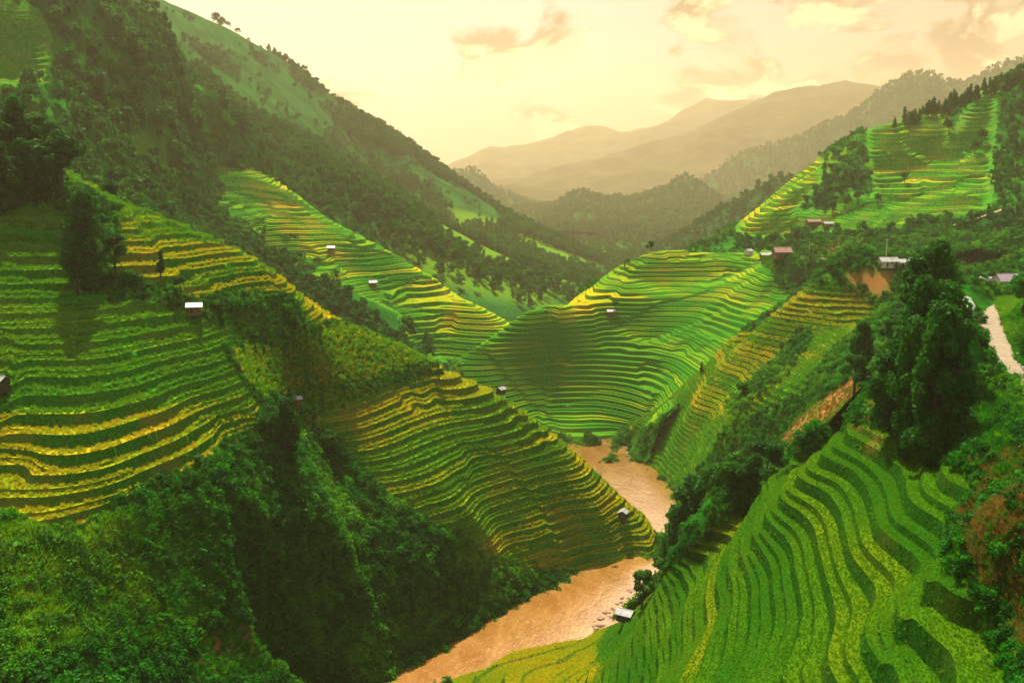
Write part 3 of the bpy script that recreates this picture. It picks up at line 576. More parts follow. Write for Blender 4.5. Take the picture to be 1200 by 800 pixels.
range_('I4', 'darker wooded shoulder left of the right terraced hill', [(740, 325), (770, 300), (800, 282), (825, 262), (843, 249), (880, 230), (905, 212), (930, 214), (960, 200), (1040, 180)], 1600, 300, 7, 60, 9, 11)
range_('I1', 'rounded blue green mountain in the gap of the valley', [(380, 240), (440, 222), (500, 210), (520, 206), (552, 203), (566, 208), (580, 228), (600, 237), (640, 252), (700, 285), (760, 310)], 4000, 800, 24, 170, 26, 12)
range_('I2', 'blue green mountain with a wooded knob at the valley head', [(560, 300), (620, 275), (642, 254), (660, 238), (675, 229), (700, 236), (720, 241), (760, 238), (785, 222), (800, 210), (815, 216), (840, 240), (900, 270)], 3200, 700, 18, 130, 21, 13)
range_('I3', 'long misty green range rising to the right', [(700, 275), (780, 238), (830, 214), (853, 200), (880, 182), (913, 171), (957, 158), (990, 142), (1010, 132), (1033, 112), (1067, 99), (1083, 94), (1133, 99), (1167, 82), (1200, 73), (1300, 60)], (4600, 3800), 1100, 32, 220, 34, 14)
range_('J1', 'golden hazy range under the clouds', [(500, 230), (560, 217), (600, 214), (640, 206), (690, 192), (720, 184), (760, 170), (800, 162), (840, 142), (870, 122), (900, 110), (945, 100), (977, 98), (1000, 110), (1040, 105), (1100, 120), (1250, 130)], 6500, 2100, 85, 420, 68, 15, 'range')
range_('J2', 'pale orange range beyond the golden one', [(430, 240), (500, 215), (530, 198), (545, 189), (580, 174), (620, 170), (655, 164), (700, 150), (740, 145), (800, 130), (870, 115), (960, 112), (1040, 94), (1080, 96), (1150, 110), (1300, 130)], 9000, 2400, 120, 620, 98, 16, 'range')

# ------------------------------------------------------------------ ground sheet and river
mb = MB(); mb.quad([(-9900, -950, -1.2), (9900, -950, -1.2), (9900, 12700, -1.2), (-9900, 12700, -1.2)])
tag(mb.build('ground', M['slope_mid']), 'low valley ground under the hills', 'ground', kind='structure')
NR = 60
rp = [(60, -10), (200, 105)]
cent = [Z(300, 960, 0), Z(420, 860, 0), Z(530, 770, 0), Z(620, 730, 0), Z(700, 700, 0), Z(760, 662, 0), Z(790, 642, 0), Z(788, 615, 0), Z(765, 580, 0), Z(735, 555, 0), Z(722, 540, 0), Z(735, 520, 0)]
cent = dense(cent, 6); cp = np.array(cent)
for _ in range(12): cp[1:-1] = (cp[:-2] + cp[2:] + 2 * cp[1:-1]) / 4
VV = []; FF = []
NW = 13
for i, p in enumerate(cp):
    t = cp[min(i + 1, len(cp) - 1)] - cp[max(i - 1, 0)]; t /= np.linalg.norm(t) + 1e-9; nx_, ny_ = t[1], -t[0]
    w = 46 if i < len(cp) - 25 else 26
    for j in range(NW):
        o = (j / (NW - 1) - .5) * w * 1.6; VV.append((p[0] + nx_ * o, p[1] + ny_ * o, 0.0))
for i in range(len(cp) - 1):
    for j in range(NW - 1):
        a = i * NW + j; FF.append((a, a + 1, a + NW + 1, a + NW))
# one flat sheet: a bounding patch under the whole bend so that the banks cut its outline
xs = np.arange(-140, 150, 6.0); ys = np.arange(150, 600, 6.0); gx, gy = np.meshgrid(xs, ys); ii = np.arange(gx.size).reshape(gx.shape)
me = mesh_np('river', np.stack([gx.ravel(), gy.ravel(), np.zeros(gx.size)], 1), np.stack([ii[:-1, :-1], ii[:-1, 1:], ii[1:, 1:], ii[1:, :-1]], -1).reshape(-1, 4), M['water'], True)
tag(link(bpy.data.objects.new('river', me)), 'muddy orange river bending between the terraced hills', 'river', kind='structure')

def ribbon(name, pl, w, mat, label, keys=None, lift=.12):
    pl = dense(pl, 3); q = np.array(pl)
    for _ in range(6): q[1:-1] = (q[:-2] + q[2:] + 2 * q[1:-1]) / 4
    VV = []; FF = []
    for i, p in enumerate(q):
        t = q[min(i + 1, len(q) - 1)] - q[max(i - 1, 0)]; l = math.hypot(t[0], t[1]); nx_, ny_ = t[1] / l, -t[0] / l
        for j, o in enumerate((-.5, -.5, -.17, .17, .5, .5)):
            e = (-.35, 0, .04, .04, 0, -.35)[j]
            VV.append((p[0] + nx_ * o * w * (1.02 if j in (0, 5) else 1), p[1] + ny_ * o * w, p[2] + lift + e))
    for i in range(len(q) - 1):
        for j in range(5):
            a = i * 6 + j; FF.append((a, a + 1, a + 7, a + 6))
    me = mesh_np(name, VV, FF, mat, False)
    return tag(link(bpy.data.objects.new(name, me)), label, name, kind='structure')
ribbon('road', ROAD, 6.6, M['road'], 'pale concrete road curving past the tall trees')
ribbon('road', ROAD2, 3.6, M['road'], 'narrow pale road along the hill to the white roofed house')
ribbon('path', [P(*q) for q in [(1095, 272, 640), (1115, 265, 650), (1140, 258, 655), (1165, 250, 660), (1182, 243, 670)]], 2.6, M['road'], 'light dirt path on the far right hillside', lift=.5)

exec_layout_only = False
# ------------------------------------------------------------------ vegetation prototypes
def leaf_cloud(blobs, n, size, seed, flat=0.0, tri=False, up=0.0):
    """n small leaf faces spread through the shells of several ellipsoid clumps (x,y,z,rx,ry,rz,weight)"""
    r = np.random.default_rng(seed); B = np.array(blobs, float); w = B[:, 6] / B[:, 6].sum()
    k = r.choice(len(B), n, p=w); d = r.normal(size=(n, 3)); d /= np.linalg.norm(d, axis=1)[:, None]
    rr = r.uniform(.25, 1, n) ** .45
    wob = 1 + .22 * np.sin(d[:, 0] * 5 + k) * np.cos(d[:, 1] * 4 + k * 2)
    c = B[k, :3] + d * B[k, 3:6] * (rr * wob)[:, None]
    nrm = d + r.normal(size=(n, 3)) * .75; nrm[:, 2] += .25; nrm /= np.linalg.norm(nrm, axis=1)[:, None]
    u = np.cross(nrm, r.normal(size=(n, 3))); u /= np.linalg.norm(u, axis=1)[:, None]; v = np.cross(nrm, u)
    s = (size * r.uniform(.6, 1.4, n))[:, None]
    if up: v = v * .4; v[:, 2] += up; 
    V = np.stack([c - u * s * .55, c + v * s * -.15 + u * s * .0 - v * s * .6, c + u * s * .55, c + v * s * .9], 1).reshape(-1, 3)
    F = np.arange(4 * n).reshape(n, 4)
    return V, F
def tree_mesh_parts(kind, seed):
    """returns (trunk MB, crown V, F) for a tree about 10 m tall"""
    r = random.Random(seed); mb = MB()
    if kind == 'broad':
        hs = 9.5; bl = []; pts = [(0, 0, -.6)]; x = y = 0
        for i in range(1, 7):
            x += r.uniform(-.3, .3); y += r.uniform(-.3, .3); pts.append((x, y, i * 1.1))
        mb.tube(pts, [.32, .28, .24, .20, .16, .12, .07], 6)
        for i in range(11):
            a = r.uniform(0, 6.28); z0 = r.uniform(2.2, 6.2); L = r.uniform(1.6, 3.3) * (1.1 - (z0 - 2) / 9)
            k = min(5, int(z0 / 1.1)); p0 = pts[k + 1 if k < 6 else 6]
            p1 = (p0[0] + math.cos(a) * L, p0[1] + math.sin(a) * L, p0[2] + L * r.uniform(.35, .9))
            mb.tube([p0, tuple((p0[j] + p1[j]) / 2 + (.15 if j == 2 else 0) for j in range(3)), p1], [.10, .07, .03], 4)
            s = r.uniform(.9, 1.5); bl.append((*p1, s, s, s * .75, s * s))
        for i in range(4):
            s = r.uniform(.9, 1.5); bl.append((x + r.uniform(-1.2, 1.2), y + r.uniform(-1.2, 1.2), r.uniform(6.8, 8.8), s, s, s * .8, s * s))
        return mb, bl
    if kind == 'bushy':
        pts = [(0, 0, -.6)]; x = y = 0; bl = []
        for i in range(1, 9):
            x += r.uniform(-.15, .15); y += r.uniform(-.15, .15); pts.append((x, y, i * 1.1))
        mb.tube(pts, [.30, .26, .23, .2, .17, .14, .1, .07, .04], 6)
        for i in range(34):
            z0 = .2 + i * .28; a = i * 2.4 + r.uniform(-.5, .5); w = 1.9 * math.sin(min(1, (z0 + 1.8) / 5.2) * 1.57) * (1 if z0 < 5.5 else max(.25, 1 - (z0 - 5.5) / 5.5)); L = w * r.uniform(.35, 1.0)
            p0 = pts[min(8, int(z0 / 1.1) + 1)]; p0 = (p0[0], p0[1], z0); p1 = (p0[0] + math.cos(a) * L, p0[1] + math.sin(a) * L, z0 + L * .35)
            mb.tube([p0, p1], [.07, .02], 4); s = r.uniform(.55, 1.05); bl.append((*p1, s, s, s * r.uniform(.8, 1.4), s * s))
        return mb, bl
    if kind == 'tall':
        pts = [(0, 0, -.6)]; x = y = 0; bl = []
        for i in range(1, 9):
            x += r.uniform(-.15, .15); y += r.uniform(-.15, .15); pts.append((x, y, i * 1.1))
        mb.tube(pts, [.26, .23, .2, .17, .15, .12, .09, .06, .03], 6)
        for i in range(18):
            z0 = 1.3 + i * .44; a = i * 2.4 + r.uniform(-.4, .4); L = r.uniform(.55, 1.15) * (1.25 - z0 / 11)
            p0 = pts[min(8, int(z0 / 1.1) + 1)]; p0 = (p0[0], p0[1], z0)
            p1 = (p0[0] + math.cos(a) * L, p0[1] + math.sin(a) * L, z0 + L * .5)
            mb.tube([p0, p1], [.06, .02], 4); s = r.uniform(.55, .95) * (1.15 - z0 / 16); bl.append((*p1, s, s, s * .85, s * s))
        return mb, bl
    if kind == 'pine':
        mb.tube([(0, 0, -.6), (0, 0, 4), (.05, 0, 9.6)], [.22, .15, .03], 6); bl = []
        for i in range(16):
            z0 = 1.6 + i * .5; L = (10.2 - z0) * .17 + r.uniform(-.1, .3)
            for j in range(4):
                a = i * 1.1 + j * 1.57 + r.uniform(-.3, .3)
                bl.append((math.cos(a) * L, math.sin(a) * L, z0 - .1, .55 * L + .18, .55 * L + .18, .28, L))
        return mb, bl
TREES = {}
def proto_tree(kind, seed, nleaf, size, mat, name=None):
    mb, bl = tree_mesh_parts(kind, seed)
    V, F = leaf_cloud(bl, nleaf, size, seed)
    return mb.mesh('trunk', M['bark'], True), mesh_np('crown', V, F, M[mat], False)
for i in range(4): TREES['broad%d' % i] = proto_tree('broad', 20 + i, 5200, .26, 'leaf_dark')
for i in range(3): TREES['bushy%d' % i] = proto_tree('bushy', 70 + i, 9000, .19, 'leaf_dark')
for i in range(2): TREES['bright%d' % i] = proto_tree('broad', 30 + i, 4200, .27, 'leaf_bush')
for i in range(3): TREES['tall%d' % i] = proto_tree('tall', 40 + i, 3600, .24, 'leaf_dark')
for i in range(2): TREES['pine%d' % i] = proto_tree('pine', 50 + i, 1500, .34, 'leaf_forest')
for i in range(2): TREES['far%d' % i] = proto_tree('broad', 60 + i, 700, .62, 'leaf_forest')
def tree(kind, p, h, label, group=None, rz=None, wide=1.0, cat='tree'):
    tm, cm = TREES[kind]
    o = bpy.data.objects.new('tree', None); o.empty_display_size = .5; link(o)
    o.location = p; s = h / 10; o.scale = (s * wide, s * wide, s); o.rotation_euler = (0, 0, random.uniform(0, 6.28) if rz is None else rz)
    link(bpy.data.objects.new('trunk', tm), o); link(bpy.data.objects.new('crown', cm), o)
    return tag(o, label, cat, group)

# scatter objects (undergrowth, crops, far woods): one geometry-nodes object each
def source(name, V, F, mat, trunk=None):
    me = mesh_np(name, V, F, mat if isinstance(mat, list) else [mat], False)
    return bpy.data.objects.new(name, me)       # never linked: only read by the scatter nodes
def scatter(name, pts, scl, srcs, label, cat, tilt=.15, parent=None, zs=(.8, 1.25)):
    n = len(pts)
    if n == 0: return
    me = bpy.data.meshes.new(name); me.vertices.add(n); me.vertices.foreach_set('co', np.asarray(pts, np.float32).ravel())
    r = np.random.default_rng(n)
    rot = np.stack([r.normal(0, tilt, n), r.normal(0, tilt, n), r.uniform(0, 6.283, n)], 1).astype(np.float32)
    s = np.asarray(scl, np.float32); sc = np.stack([s * r.uniform(.85, 1.2, n), s * r.uniform(.85, 1.2, n), s * r.uniform(zs[0], zs[1], n)], 1).astype(np.float32)
    a = me.attributes.new('rot', 'FLOAT_VECTOR', 'POINT'); a.data.foreach_set('vector', rot.ravel())
    a = me.attributes.new('scl', 'FLOAT_VECTOR', 'POINT'); a.data.foreach_set('vector', sc.ravel())
    a = me.attributes.new('idx', 'INT', 'POINT'); a.data.foreach_set('value', r.integers(0, len(srcs), n).astype(np.int32))
    o = bpy.data.objects.new(name, me); link(o)
    for s_ in srcs:
        for m_ in s_.data.materials:
            if m_.name not in [q.name for q in me.materials]: me.materials.append(m_)
    g = bpy.data.node_groups.new(name + '_scatter', 'GeometryNodeTree')
    g.interface.new_socket('Geometry', in_out='INPUT', socket_type='NodeSocketGeometry'); g.interface.new_socket('Geometry', in_out='OUTPUT', socket_type='NodeSocketGeometry')
    N = g.nodes; gi = N.new('NodeGroupInput'); go = N.new('NodeGroupOutput')
    jn = N.new('GeometryNodeGeometryToInstance')
    for s_ in reversed(srcs):
        oi = N.new('GeometryNodeObjectInfo'); oi.inputs['Object'].default_value = s_; oi.transform_space = 'ORIGINAL'
        g.links.new(oi.outputs['Geometry'], jn.inputs[0])
    ip = N.new('GeometryNodeInstanceOnPoints'); ip.inputs['Pick Instance'].default_value = True
    def attr(nm, t):
        q = N.new('GeometryNodeInputNamedAttribute'); q.data_type = t; q.inputs['Name'].default_value = nm
        return [x for x in q.outputs if x.enabled][0]
    mp_ = N.new('GeometryNodeMeshToPoints'); g.links.new(gi.outputs[0], mp_.inputs['Mesh'])
    g.links.new(mp_.outputs[0], ip.inputs['Points']); g.links.new(jn.outputs[0], ip.inputs['Instance'])
    g.links.new(attr('idx', 'INT'), ip.inputs['Instance Index'])
    er = N.new('FunctionNodeEulerToRotation'); g.links.new(attr('rot', 'FLOAT_VECTOR'), er.inputs[0]); g.links.new(er.outputs[0], ip.inputs['Rotation'])
    g.links.new(attr('scl', 'FLOAT_VECTOR'), ip.inputs['Scale'])
    g.links.new(ip.outputs[0], go.inputs[0])
    md = o.modifiers.new('scatter', 'NODES'); md.node_group = g
    return tag(o, label, cat, kind='stuff')
def sample(Tr, n, seed=0, wt=None, polys=None, nopolys=(), vis=True, pad=15):
    """n random points on triangles, optionally only where the photo's outline of a patch lies"""
    r = np.random.default_rng(seed)
    ctr = Tr.mean(1); px, py = proj(ctr[:, 0], ctr[:, 1], ctr[:, 2])
    ok = (px > -60) & (px < 1260) & (py > -60) & (py < 880)
    if polys is not None:
        u = np.zeros(len(Tr), bool)
        for p in polys: u |= inpoly(px, py, p)
        ok &= u
    for p in nopolys: ok &= ~inpoly(px, py, p)
    Tr = Tr[ok]
    if len(Tr) == 0: return np.zeros((0, 3)), ok, np.zeros(0, int)
    ar = np.linalg.norm(np.cross(Tr[:, 1] - Tr[:, 0], Tr[:, 2] - Tr[:, 0]), axis=1)
    if wt is not None: ar = ar * wt[ok]
    k = r.choice(len(Tr), n, p=ar / ar.sum()); u = r.uniform(size=n); v = r.uniform(size=n); f = u + v > 1; u[f] = 1 - u[f]; v[f] = 1 - v[f]
    T_ = Tr[k]
    return T_[:, 0] + (T_[:, 1] - T_[:, 0]) * u[:, None] + (T_[:, 2] - T_[:, 0]) * v[:, None], ok, k
def blades(n, h, w, spread, seed, lean=.35):
    r = np.random.default_rng(seed); a = r.uniform(0, 6.283, n); d = r.uniform(0, spread, n)
    c = np.stack([np.cos(a) * d, np.sin(a) * d, np.full(n, -.08)], 1); b = r.uniform(0, 6.283, n)
    u = np.stack([np.cos(b), np.sin(b), np.zeros(n)], 1) * w; hh = h * r.uniform(.6, 1.15, n)
    l = np.stack([np.cos(a), np.sin(a), np.zeros(n)], 1) * (lean * hh * r.uniform(.3, 1.3, n))[:, None]
    mid = c + l * .35 + np.array([0, 0, 1]) * (hh * .62)[:, None]; tip = c + l + np.array([0, 0, 1]) * hh[:, None]
    V = np.stack([c - u * .5, c + u * .5, mid + u * .5, tip, mid - u * .5], 1).reshape(-1, 3)
    i = np.arange(n)[:, None] * 5
    F = np.concatenate([i + [0, 1, 2, 4], i + [4, 2, 3, 3]], 0)
    V2 = V; Fq = F[:n]; tri = F[n:, :3]
    # keep everything triangles
    Ft = np.concatenate([Fq[:, [0, 1, 2]], Fq[:, [0, 2, 3]], tri])
    return V2, Ft
def bush_src(i, mat, n=150, size=.2, hgt=1.0):
    r = random.Random(i); bl = []
    for _ in range(6):
        s = r.uniform(.35, .6); bl.append((r.uniform(-.6, .6), r.uniform(-.6, .6), r.uniform(.2, .9) * hgt, s, s, s * .9, s * s))
    V, F = leaf_cloud(bl, n, size, i); return source('bush', V, F, M[mat])
BUSH = [bush_src(i, 'leaf_bush' if i % 3 else 'leaf_dark') for i in range(6)]
BUSH_D = [bush_src(10 + i, 'leaf_dark' if i % 3 else 'leaf_bush', 170, .19, 1.4) for i in range(5)]
BUSH_L = [bush_src(20 + i, 'leaf_bright', 140, .2) for i in range(3)]
def far_src(i, mat, pine=False):
    mb, bl = tree_mesh_parts('pine' if pine else 'broad', 100 + i); bl = [(b[0] / 10, b[1] / 10, b[2] / 10, b[3] / 10, b[4] / 10, b[5] / 10, b[6]) for b in bl]
    V, F = leaf_cloud(bl, 230, .075, i); return source('far_tree', V, F, M[mat])
FOREST = [far_src(i, 'leaf_forest') for i in range(4)] + [far_src(7, 'leaf_forest', True)]
RICE_G = [source('rice', *blades(26, .75, .06, .28, 70 + i), M['rice_green']) for i in range(3)]
RICE_Y = [source('rice', *blades(26, .70, .06, .28, 80 + i), M['rice_gold']) for i in range(3)]
WEED = [source('weed', *blades(24, 1.0, .07, .30, 90 + i, .5), M['leaf_bright' if i == 0 else 'leaf_bush']) for i in range(3)]
DRY = [source('dry_grass', *blades(22, 1.1, .07, .32, 95 + i, .5), M['dry']) for i in range(2)]
A, B, C_, D_, E_, F_, G_, Hh = [HILLS[k] for k in 'ABCDEFGH']
def u(n, a, b, s=1, e=2.0):
    r = np.random.default_rng(s * 7 + n); return a + (b - a) * r.uniform(size=n) ** e
# undergrowth
MAIZE = [[(262, 405), (400, 376), (520, 425), (440, 452), (350, 474), (300, 466)]]
ptsA, _, _ = sample(A.nat, 18000, 1, nopolys=MAIZE + [[(228, 735), (296, 728), (330, 800), (222, 800)]]); scatter('undergrowth', ptsA, u(18000, .9, 2.6, 1), BUSH + BUSH_D, 'dense dark undergrowth on the steep bank below the left terraces', 'undergrowth')
pw, _, _ = sample(A.nat, 26000, 2, polys=[[(0, 560), (250, 540), (330, 500), (560, 650), (560, 800), (0, 800)]]); scatter('tall_grass', pw, u(26000, .8, 1.9, 2), WEED, 'tall green grass hanging over the dark left bank', 'grass', tilt=.3)
MAIZE = [[(262, 405), (400, 376), (520, 425), (440, 452), (350, 474), (300, 466)]]
pm, _, _ = sample(A.nat, 9000, 3, polys=MAIZE); scatter('maize_field', pm, u(9000, 1.3, 1.9, 3), [WEED[0], RICE_G[0], RICE_Y[0]], 'standing maize field between the left terraces', 'crop')
ptsB, _, _ = sample(B.nat, 9000, 4, nopolys=[[(1140, 345), (1230, 345), (1230, 470), (1170, 430)]]); scatter('undergrowth', ptsB, u(9000, .6, 1.9, 4), BUSH + BUSH_D, 'mixed undergrowth around the tall trees on the right hill', 'undergrowth')
ps_, _, _ = sample(C_.nat, 2500, 51, polys=[[(900, 525), (905, 490), (960, 465), (1030, 425), (1015, 460), (930, 535)]]); scatter('dry_grass', ps_, u(2500, .6, 1.3, 51), DRY + WEED[:1], 'dry grass on the bare reddish slope behind the right crest', 'grass', tilt=.3)
pg_, _, _ = sample(A.nat, 16000, 52, polys=[[(0, 640), (130, 600), (250, 590), (260, 700), (200, 760), (20, 770)], [(0, 600), (60, 630), (0, 640)]]); scatter('tall_grass', pg_, u(16000, 1.6, 2.8, 52, 1), [WEED[0], WEED[1]], 'lighter tall grass on the overgrown old terraces at the lower left', 'grass', tilt=.3)
pd, _, _ = sample(B.nat, 9000, 5, polys=[[(1080, 560), (1210, 520), (1210, 810), (1160, 740)]]); scatter('dry_grass', pd, u(9000, .5, 1.3, 5), DRY + WEED[1:2], 'rusty dry grass on the mound at the right edge', 'grass', tilt=.3)
pl_, _, _ = sample(B.nat, 9000, 6, polys=[[(1120, 455), (1210, 470), (1210, 570), (1110, 560)], [(1165, 350), (1215, 350), (1215, 450), (1190, 420)]]); scatter('tall_grass', pl_, u(9000, .8, 1.8, 6), WEED, 'lush tall grass below the road on the right', 'grass', tilt=.3)
ptsC, _, _ = sample(C_.nat, 9000, 7, nopolys=[[(985, 318), (1050, 318), (1040, 345), (1000, 345)], [(902, 520), (908, 495), (960, 470), (1000, 445), (1015, 455), (985, 490), (930, 530)]]); scatter('undergrowth', ptsC, u(9000, .7, 2.4, 7), BUSH + BUSH_D, 'bushes on the right bank spur and its gully', 'undergrowth')
ptsD, _, _ = sample(D_.nat, 9000, 8, nopolys=[[(610, 366), (676, 360), (708, 460), (582, 458)]]); scatter('undergrowth', ptsD, u(9000, .8, 2.6, 8), BUSH_D + BUSH, 'bushes on the middle hill', 'undergrowth')
ptsE, _, _ = sample(E_.nat, 7000, 9); scatter('undergrowth', ptsE, u(7000, 1.2, 3.4, 9), BUSH_D, 'bushes on the tall right hill', 'undergrowth')
pq_, _, _ = sample(B.nat, 14000, 36, polys=[[(930, 440), (1240, 440), (1240, 900), (900, 900)]]); scatter('tall_grass', pq_, u(14000, .5, 1.1, 36), WEED, 'tufted grass along the edges of the near right terraces', 'grass', tilt=.3)
for key_, n_ in (('A', 14000), ('B', 9000), ('C', 7000), ('D', 6000)):
    pe_, _, _ = sample(HILLS[key_].edge, n_, 41); scatter('verge_growth', pe_, u(n_, .5, 1.3 if key_ in 'AB' else 2.0, 41), WEED + BUSH[:2], {'A': 'rough growth on the verges of the near left terraces', 'B': 'rough growth on the verges of the near right terraces', 'C': 'rough growth on the verges of the right bank terraces', 'D': 'rough growth on the verges of the middle hill terraces'}[key_], 'undergrowth', tilt=.25)
# far woods
fE, _, _ = sample(E_.nat, 900, 10, polys=[[(1150, 110), (1260, 60), (1260, 290), (1160, 290), (1150, 200)], [(950, 215), (1000, 175), (1030, 165), (1025, 230), (960, 262), (900, 262)], [(860, 285), (1190, 262), (1190, 300), (870, 300)]]); scatter('woodland', fE, u(900, 6, 12, 10, 1), FOREST, 'dark woodland on the flank of the tall right hill', 'woodland')
CLEAR = [[(-60, 15), (58, 28), (52, 95), (-60, 92)], [(150, 165), (205, 165), (208, 195), (160, 195)]]
fG, _, _ = sample(G_.nat, 4200, 11, nopolys=CLEAR); scatter('woodland', fG, u(4200, 7, 15, 11, 1), FOREST, 'dense dark forest covering the high left slope', 'woodland')
fF, _, _ = sample(F_.nat, 1500, 12, polys=[[(150, 200), (235, 200), (330, 305), (400, 345), (480, 420), (350, 420)]]); scatter('woodland', fF, u(1500, 6, 12, 12, 1), FOREST, 'woodland in the hollow below the far left spur', 'woodland')
ctr = Hh.nat.mean(1); pxh, pyh = proj(*ctr.T)
wt = smst(fbm(ctr[:, 0], ctr[:, 1], 160, 3, 55), -.15, .15) * smst(np.interp(pxh, [0, 190, 300, 400, 500, 600, 715], [60, 130, 190, 250, 300, 330, 330]) - pyh, -40, 30) + .004
fH, _, _ = sample(Hh.nat, 15000, 13, wt=wt); scatter('woodland', fH, u(15000, 8, 16, 13, 1), FOREST, 'forest along the crest of the big hazy mountain', 'woodland')
for key, n_, s_ in (('I4', 3500, (8, 14)), ('I2', 7000, (12, 22)), ('I1', 6000, (14, 24)), ('I3', 11000, (15, 28))):
    f_, _, _ = sample(HILLS[key].nat, n_, 14); scatter('woodland', f_, u(n_, *s_, 14, 1), FOREST, {'I4': 'trees on the dark wooded shoulder', 'I2': 'trees on the knob at the valley head', 'I1': 'trees on the rounded mountain in the gap', 'I3': 'trees on the long misty range'}[key], 'woodland')
gx_, gy_ = RNG.uniform(-100, 700, 5200), RNG.uniform(1050, 2700, 5200)
scatter('woodland', np.stack([gx_, gy_, np.full(5200, -1.2)], 1), u(5200, 9, 16, 61, 1), FOREST, 'trees on the floor of the far valley', 'woodland')
# rice standing on the treads
def rice(H, n, seed, s, lab, polys=None):
    p, ok, k = sample(H.tread, n, seed, polys=polys); rr = H.tripe[ok][k] + np.random.default_rng(seed).normal(0, .05, n)
    g = rr < .5
    scatter('rice_crop', p[g], u(int(g.sum()), *s, seed, 1), RICE_G, 'green rice ' + lab, 'rice')
    scatter('rice_crop', p[~g], u(int((~g).sum()), *s, seed, 1), RICE_Y, 'ripening yellow rice ' + lab, 'rice')
rice(B, 120000, 21, (.26, .46), 'on the near right terraces')
rice(A, 60000, 22, (.8, 1.4), 'on the near left terraces')
rice(C_, 16000, 23, (.9, 1.6), 'on the right bank spur terraces')
pb, _, _ = sample(B.bank, 34000, 24); scatter('bank_weeds', pb, u(34000, .25, .6, 24), WEED, 'weeds on the earth banks of the near right terraces', 'grass', tilt=.5)
pb, _, _ = sample(A.bank, 14000, 25); scatter('bank_weeds', pb, u(14000, .3, .8, 25), WEED, 'weeds on the earth banks of the near left terraces', 'grass', tilt=.5)

# ------------------------------------------------------------------ houses, huts and small structures
def house(p, rz, L, Wd, hw, wall, roof, label, cat='hut', pitch=.55, stilts=0.0, door=True, windows=1, over=.45, name='hut', group=None, open_side=False, planks=False):
    """gabled building: ridge along local x; base point p on the ground"""
    o = bpy.data.objects.new(name, None); link(o); o.location = p; o.rotation_euler = (0, 0, rz); tag(o, label, cat, group)
    z0 = stilts; hr = Wd / 2 * pitch; a, b = L / 2, Wd / 2; t = .09
    if stilts or open_side:
        for x in (-a + .15, a - .15):
            for y in (-b + .15, b - .15):
                q = MB(); q.box((x, y, (z0 + (hw if open_side else 0)) / 2 - .5), (.16, .16, z0 + (hw if open_side else 0) + 1.0)); q.build('post', M['darkwood'], o)
        q = MB(); q.box((0, 0, z0 - .06), (L + .2, Wd + .2, .12)); q.build('floor', M['darkwood'], o)
    if not open_side:
        q = MB(); bt = z0 - (0 if stilts else .8)
        for y, sgn in ((-b, -1), (b, 1)): q.box((0, y - sgn * t / 2, (bt + z0 + hw) / 2), (L, t, z0 + hw - bt))
        for x, sgn in ((-a, -1), (a, 1)):
            q.box((x - sgn * t / 2, 0, (bt + z0 + hw) / 2), (t, Wd - 2 * t, z0 + hw - bt))
            n = len(q.v); zt = z0 + hw
            for xx in (x, x - sgn * t):
                q.v += [(xx, -b, zt), (xx, b, zt), (xx, 0, zt + hr)]
            q.f += [(n, n + 1, n + 2), (n + 5, n + 4, n + 3), (n, n + 2, n + 5, n + 3), (n + 1, n + 4, n + 5, n + 2)]; q.m += [0] * 4
        w = q.build('wall', wall, o)
        if planks:
            k = 0
            x = -a + .12
            while x < a - .05:
                q = MB(); q.box((x, -b - .02, z0 + hw / 2), (.21, .04, hw - .1)); q.build('plank', wall, o); x += .26
    sl = math.hypot(b + over, (b + over) * pitch)
    for sgn in (-1, 1):
        q = MB(); n = 0; ov = b + over; zt = z0 + hw + hr + .06; th = .07
        for x in (-a - over, a + over):
            q.v += [(x, 0, zt), (x, sgn * ov, zt - ov * pitch), (x, sgn * ov, zt - ov * pitch - th), (x, 0, zt - th)]
        q.f = [(0, 4, 5, 1), (3, 2, 6, 7), (0, 1, 2, 3), (4, 7, 6, 5), (1, 5, 6, 2), (0, 3, 7, 4)]; q.m = [0] * 6
        nrib = int((L + 2 * over) / .8)
        for i in range(1, nrib):
            x = -a - over + i * (L + 2 * over) / nrib; n = len(q.v)
            q.v += [(x - .03, 0.02 * sgn, zt + .03), (x + .03, .02 * sgn, zt + .03), (x + .03, sgn * ov, zt - ov * pitch + .03), (x - .03, sgn * ov, zt - ov * pitch + .03)]
            q.f.append((n, n + 1, n + 2, n + 3)); q.m.append(0)
        q.build('roof', roof, o)
    q = MB(); q.box((0, 0, z0 + hw + hr + .09), (L + 2 * over, .22, .07)); q.build('ridge_cap', roof, o)
    if door and not open_side:
        q = MB(); q.box((-a * .35, -b - .03, z0 + .95), (.85, .06, 1.9)); d = q.build('door', M['darkwood'], o)
        q = MB(); q.box((-a * .35 + .32, -b - .08, z0 + .95), (.05, .05, .16)); q.build('handle', M['roof_grey'], d)
    for i in range(windows if not open_side else 0):
        x = a * (.15 + .6 * i / max(1, windows - 1)) if windows > 1 else a * .4
        q = MB(); q.box((x, -b - .025, z0 + hw * .6), (.75, .05, .75)); f = q.build('window', M['darkwood'], o)
        q = MB(); q.box((x, -b - .06, z0 + hw * .6), (.6, .02, .6)); q.build('pane', M['glass'], f)
    return o
def grd(px, py, keys, **k):
    h = hit(px, py, keys, **k)
    if h is None:
        print('no ground at', px, py); h = P(px, py, 400)
    return h
LEFT, RIGHT = ('A',), ('B', 'C')
house(grd(228, 368, LEFT), .25, 3.8, 3.2, 2.0, M['wood'], M['roof_pale'], 'brown plank hut with a pale sheet roof among the left terraces', planks=True, windows=0)
house(grd(-2, 458, LEFT), -.3, 4.2, 3.4, 2.2, M['darkwood'], M['roof_pale'], 'dark hut with a pale roof cut by the left edge of the photo')
